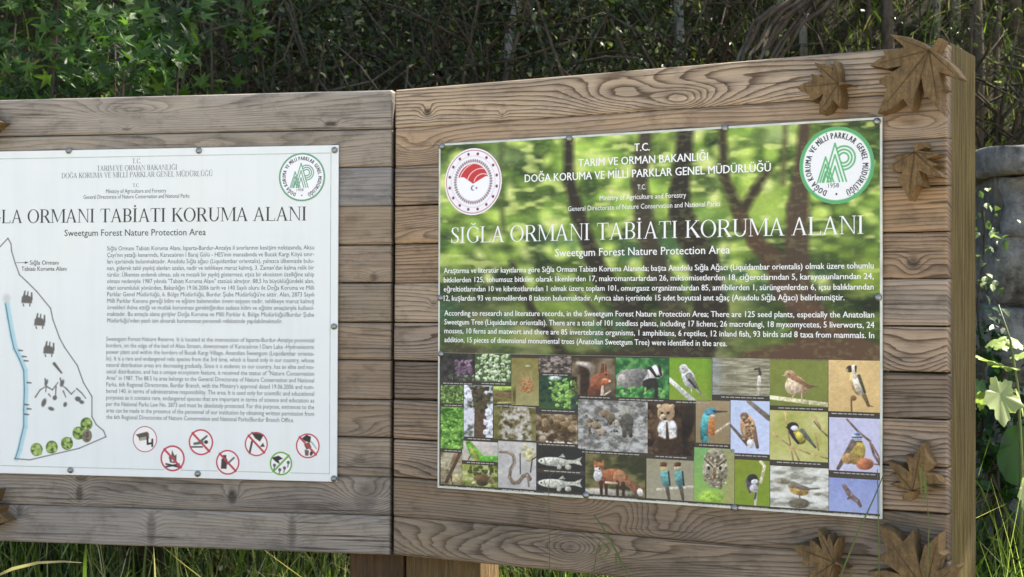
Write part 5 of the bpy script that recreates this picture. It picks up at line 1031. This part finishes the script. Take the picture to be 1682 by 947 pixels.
# pale plant and grass right of the post
def big_leaf(size, lob=0.12):
    out = []; n = 56
    for i in range(n):
        t = i / n * 2 * math.pi; r_ = (.5 + .12 * math.cos(t - math.pi / 2)) * (1 + lob * math.cos(5 * (t - math.pi / 2)) + lob * .45 * math.cos(16 * t)) ; out.append((r_ * math.cos(t) * .92, r_ * math.sin(t) + .45))
    V = [(0, .4, 0)] + [(x * .8, y, -.5 * (x * x) - .25 * (y - .4) ** 2 + .04 * math.sin(9 * x) * math.cos(8 * y)) for x, y in out]
    return np.array(V) * size, np.array([(0, i + 1, (i + 1) % n + 1) for i in range(n)])
pl = empty('climbing_plant', tuple(gxy(1660, 5.3)), 'climbing plant with a large pale sunlit leaf right of the corner post', 'plant')
q = MB(); q.tube([gxy(1670, 5.4), at(1678, 760, 5.3), at(1672, 640, 5.25), at(1660, 560, 5.2), at(1640, 500, 5.2)], [.006, .006, .005, .004, .002], 6); q.tube([at(1672, 645, 5.25), at(1648, 640, 5.2), at(1640, 632, 5.2)], [.004, .003, .002], 5); q.build('stem', m_plain('green_stem', (96, 110, 60)), pl, True)
def put(tm, p, s, yaw, pit, rol, mat, sh=.6):
    M = rotm(np.array([yaw]), np.array([pit]), np.array([rol])); cloud('leaf', tm, np.array([p]), np.array([s]), M, np.array([sh]), mat, pl)
BL = big_leaf(1, .18); BR = big_leaf(1, .02)
LGREENB = m_leaf('broad_leaf', (24, 48, 22), (42, 76, 34), (72, 110, 50), .45, .3)
put(BL, at(1642, 618, 5.15), .15, .1, -1.95, .15, LPALE, .72)
put(BL, at(1668, 634, 5.2), .085, -1.9, -1.2, .1, LPALE, .75)
put(BL, at(1622, 570, 5.25), .08, -1.0, .5, .1, LPALE, .5); put(BL, at(1660, 588, 5.25), .09, -1.3, .35, .2, LPALE, .6); put(BL, at(1685, 572, 5.3), .09, .9, .4, 0, LPALE, .3)
put(BR, at(1672, 690, 5.35), .2, .25, -1.5, .1, LGREENB, .5); put(BL, at(1686, 780, 5.2), .1, .5, -1.5, .1, LPALE, .9); put(BL, at(1608, 620, 5.3), .09, .5, -1.7, .1, LGREENB, .9)
n = 1500; x = rng.uniform(1.36, 2.3, n); y = rng.uniform(4.6, 5.9, n); P = np.stack([x, y, terrain(x, y)], -1)
tag(blades('roadside_grass', P, rng.uniform(.5, 1.15, n), rng.uniform(.004, .012, n), rng.uniform(.1, .9, n), LGRASS, np.clip(rng.normal(.4, .25, n), 0, 1)), 'tall green grass right of the corner post', 'grass', kind='stuff')
shrub('broad_leaf_bush', 'low bush of broad green leaves in front of the stone wall', 'bush', 1655, 5.7, 650, (.18, .16, .4), 420, .062, OVAL, LGREENB, None, face=.7, nst=5)
for (x_, y_, sz_, yw, pt) in ((1618, 590, .07, .4, .3), (1642, 574, .085, -.5, .45), (1676, 606, .08, .9, .2), (1652, 600, .07, 1.6, .35), (1614, 640, .06, -.4, -1.2), (1676, 572, .07, .2, .6)): put(BL, at(x_, y_, 5.2), sz_, yw, pt, .15, LPALE, .55)
# ivy by the post
iv = empty('ivy', tuple(gxy(1612, 5.7)), 'thin ivy with small pale leaves between the post and the stone wall', 'ivy')
q = MB(); vp = [at(1612 + 6 * math.sin(i), 700 - i * 40, 5.75) for i in range(10)]; q.tube(vp, [.004] * 10, 5); q.build('stem', TWIG, iv, True)
n = 130; vpn = np.array(vp); cc = vpn[rng.integers(0, 10, n)] + rng.normal(0, .045, (n, 3)) + np.array((.0, 0, 0)); cloud('foliage', OVAL, cc, rng.uniform(.02, .045, n), rotm(rng.uniform(-1, 1, n), rng.normal(.6, .5, n), rng.normal(0, .4, n)), np.clip(rng.normal(.5, .3, n), 0, 1), m_leaf('ivy_leaf', (44, 62, 30), (94, 116, 60), (190, 200, 150), .4, .35), iv)

for lab, pts, wd in (('pale arching grass blade below the left end of the grey board', [(-8, 947, 5.0), (20, 934, 4.95), (62, 924, 4.9), (104, 922, 4.88), (134, 924, 4.86)], .012), ('broad upright green blade below the left half of the grey board', [(139, 975, 5.0), (139, 930, 5.0), (141, 896, 5.0), (142, 880, 5.02)], .016), ('thin pale stem below the left half of the grey board', [(256, 975, 5.0), (254, 930, 5.0), (252, 895, 5.02)], .008), ('dry stem leaning left below the middle of the grey board', [(345, 960, 4.98), (300, 925, 4.98), (262, 893, 5.0)], .005), ('dry stem leaning left below the right half of the grey board', [(505, 955, 4.98), (470, 930, 4.98), (430, 900, 5.0)], .005)):
    P = [at(*p) for p in pts]; root = empty('long_grass', (P[0][0], P[0][1], 0), lab, 'grass stem', 'long grass stems under the grey board'); root['kind'] = 'thing'; V = []
    P = [np.array((P[0][0], P[0][1], 0))] + P
    for i, p in enumerate(P): k = wd * .5 * (1 - .9 * (i / (len(P) - 1)) ** 2); t = P[min(i + 1, len(P) - 1)] - P[max(i - 1, 0)]; sdv = np.cross(t, (0, 1, 0)); sdv /= np.linalg.norm(sdv); V += [p - sdv * k, p + sdv * k + (0, .003, 0)]
    mesh('stem', V, [(2 * i, 2 * i + 1, 2 * i + 3, 2 * i + 2) for i in range(len(P) - 1)], LSTRAW if 'pale' in lab or 'dry' in lab else LGRASS, root, True, {'shade': ('FLOAT', np.full(len(V), .85 if 'pale' in lab else .55))})
# single grass stalks standing in front of the brown board
GSTALK = m_plain('stalk_green', (92, 100, 52), .6, 0, .3); LST = m_leaf('stalk_leaf', (70, 88, 40), (104, 118, 58), (140, 150, 84), .5, .35)
def stalk(lab, px, side=(), r_=.0024, Y0=None):
    """px: points up the stem as (x, y, metres in front of the board)"""
    def w_(x, y, o): a, h = RP.px(x, y, o); return RP.P(a, h, o)
    P = [w_(*p) for p in px]; base = np.array((P[0][0], P[0][1], 0)); root = empty('grass_stalk', tuple(base), lab, 'grass stalk', 'grass stalks in front of the brown board')
    q = MB(); pts = [base] + P; q.tube(pts, np.linspace(r_ * 1.3, r_ * .6, len(pts)), 5); q.build('stem', GSTALK, root, True)
    for s_ in side:
        Q = [w_(*p) for p in s_]; V = []; d = RP.d * .003
        for i, p in enumerate(Q): k = (1 - (i / (len(Q) - 1)) ** 2) + .05; V += [p - d * k, p + d * k]
        mesh('leaf', V, [tuple((2 * i, 2 * i + 1, 2 * i + 3, 2 * i + 2)) for i in range(len(Q) - 1)], LST, root, False, {'shade': ('FLOAT', np.full(len(V), .5))})
stalk('thin dark stalk slanting up to the eagle picture corner', [(1380, 947, .1), (1407, 880, .09), (1437, 815, .08), (1452, 778, .07)], [[(1395, 947, .1), (1400, 940, .1), (1412, 934, .1)]])
stalk('upright green stalk along the lower right corner of the photo sign', [(1444, 947, .09), (1443, 870, .08), (1442, 800, .07), (1441, 770, .07)], r_=.0016)
stalk('leaning forked stalk in front of the bottom planks under the fox picture', [(1032, 947, .1), (1012, 905, .09), (993, 870, .09), (976, 846, .08)], [[(1010, 900, .09), (1000, 890, .09), (985, 915, .09)], [(1003, 905, .09), (990, 916, .09), (976, 925, .09)], [(1012, 908, .09), (1012, 930, .09), (1024, 947, .09)]])
stalk('short upright stalk left of the leaning forked stalk', [(974, 947, .09), (980, 905, .09), (986, 888, .09)], [[(980, 905, .09), (990, 895, .09), (1000, 890, .09)]], r_=.0015)
stalk('curved thin stalk crossing the fish pictures', [(903, 947, .05), (902, 850, .05), (901, 800, .05), (904, 780, .05), (911, 774, .05)], r_=.001)
stalk('green pods hanging over the carved leaf beside the blue tit picture', [(1523, 947, .11), (1526, 860, .1), (1521, 790, .1), (1514, 772, .1)], [[(1512, 768, .1), (1513, 795, .1), (1514, 826, .1)], [(1520, 785, .1), (1520, 805, .1), (1518, 826, .1)]], r_=.0012)
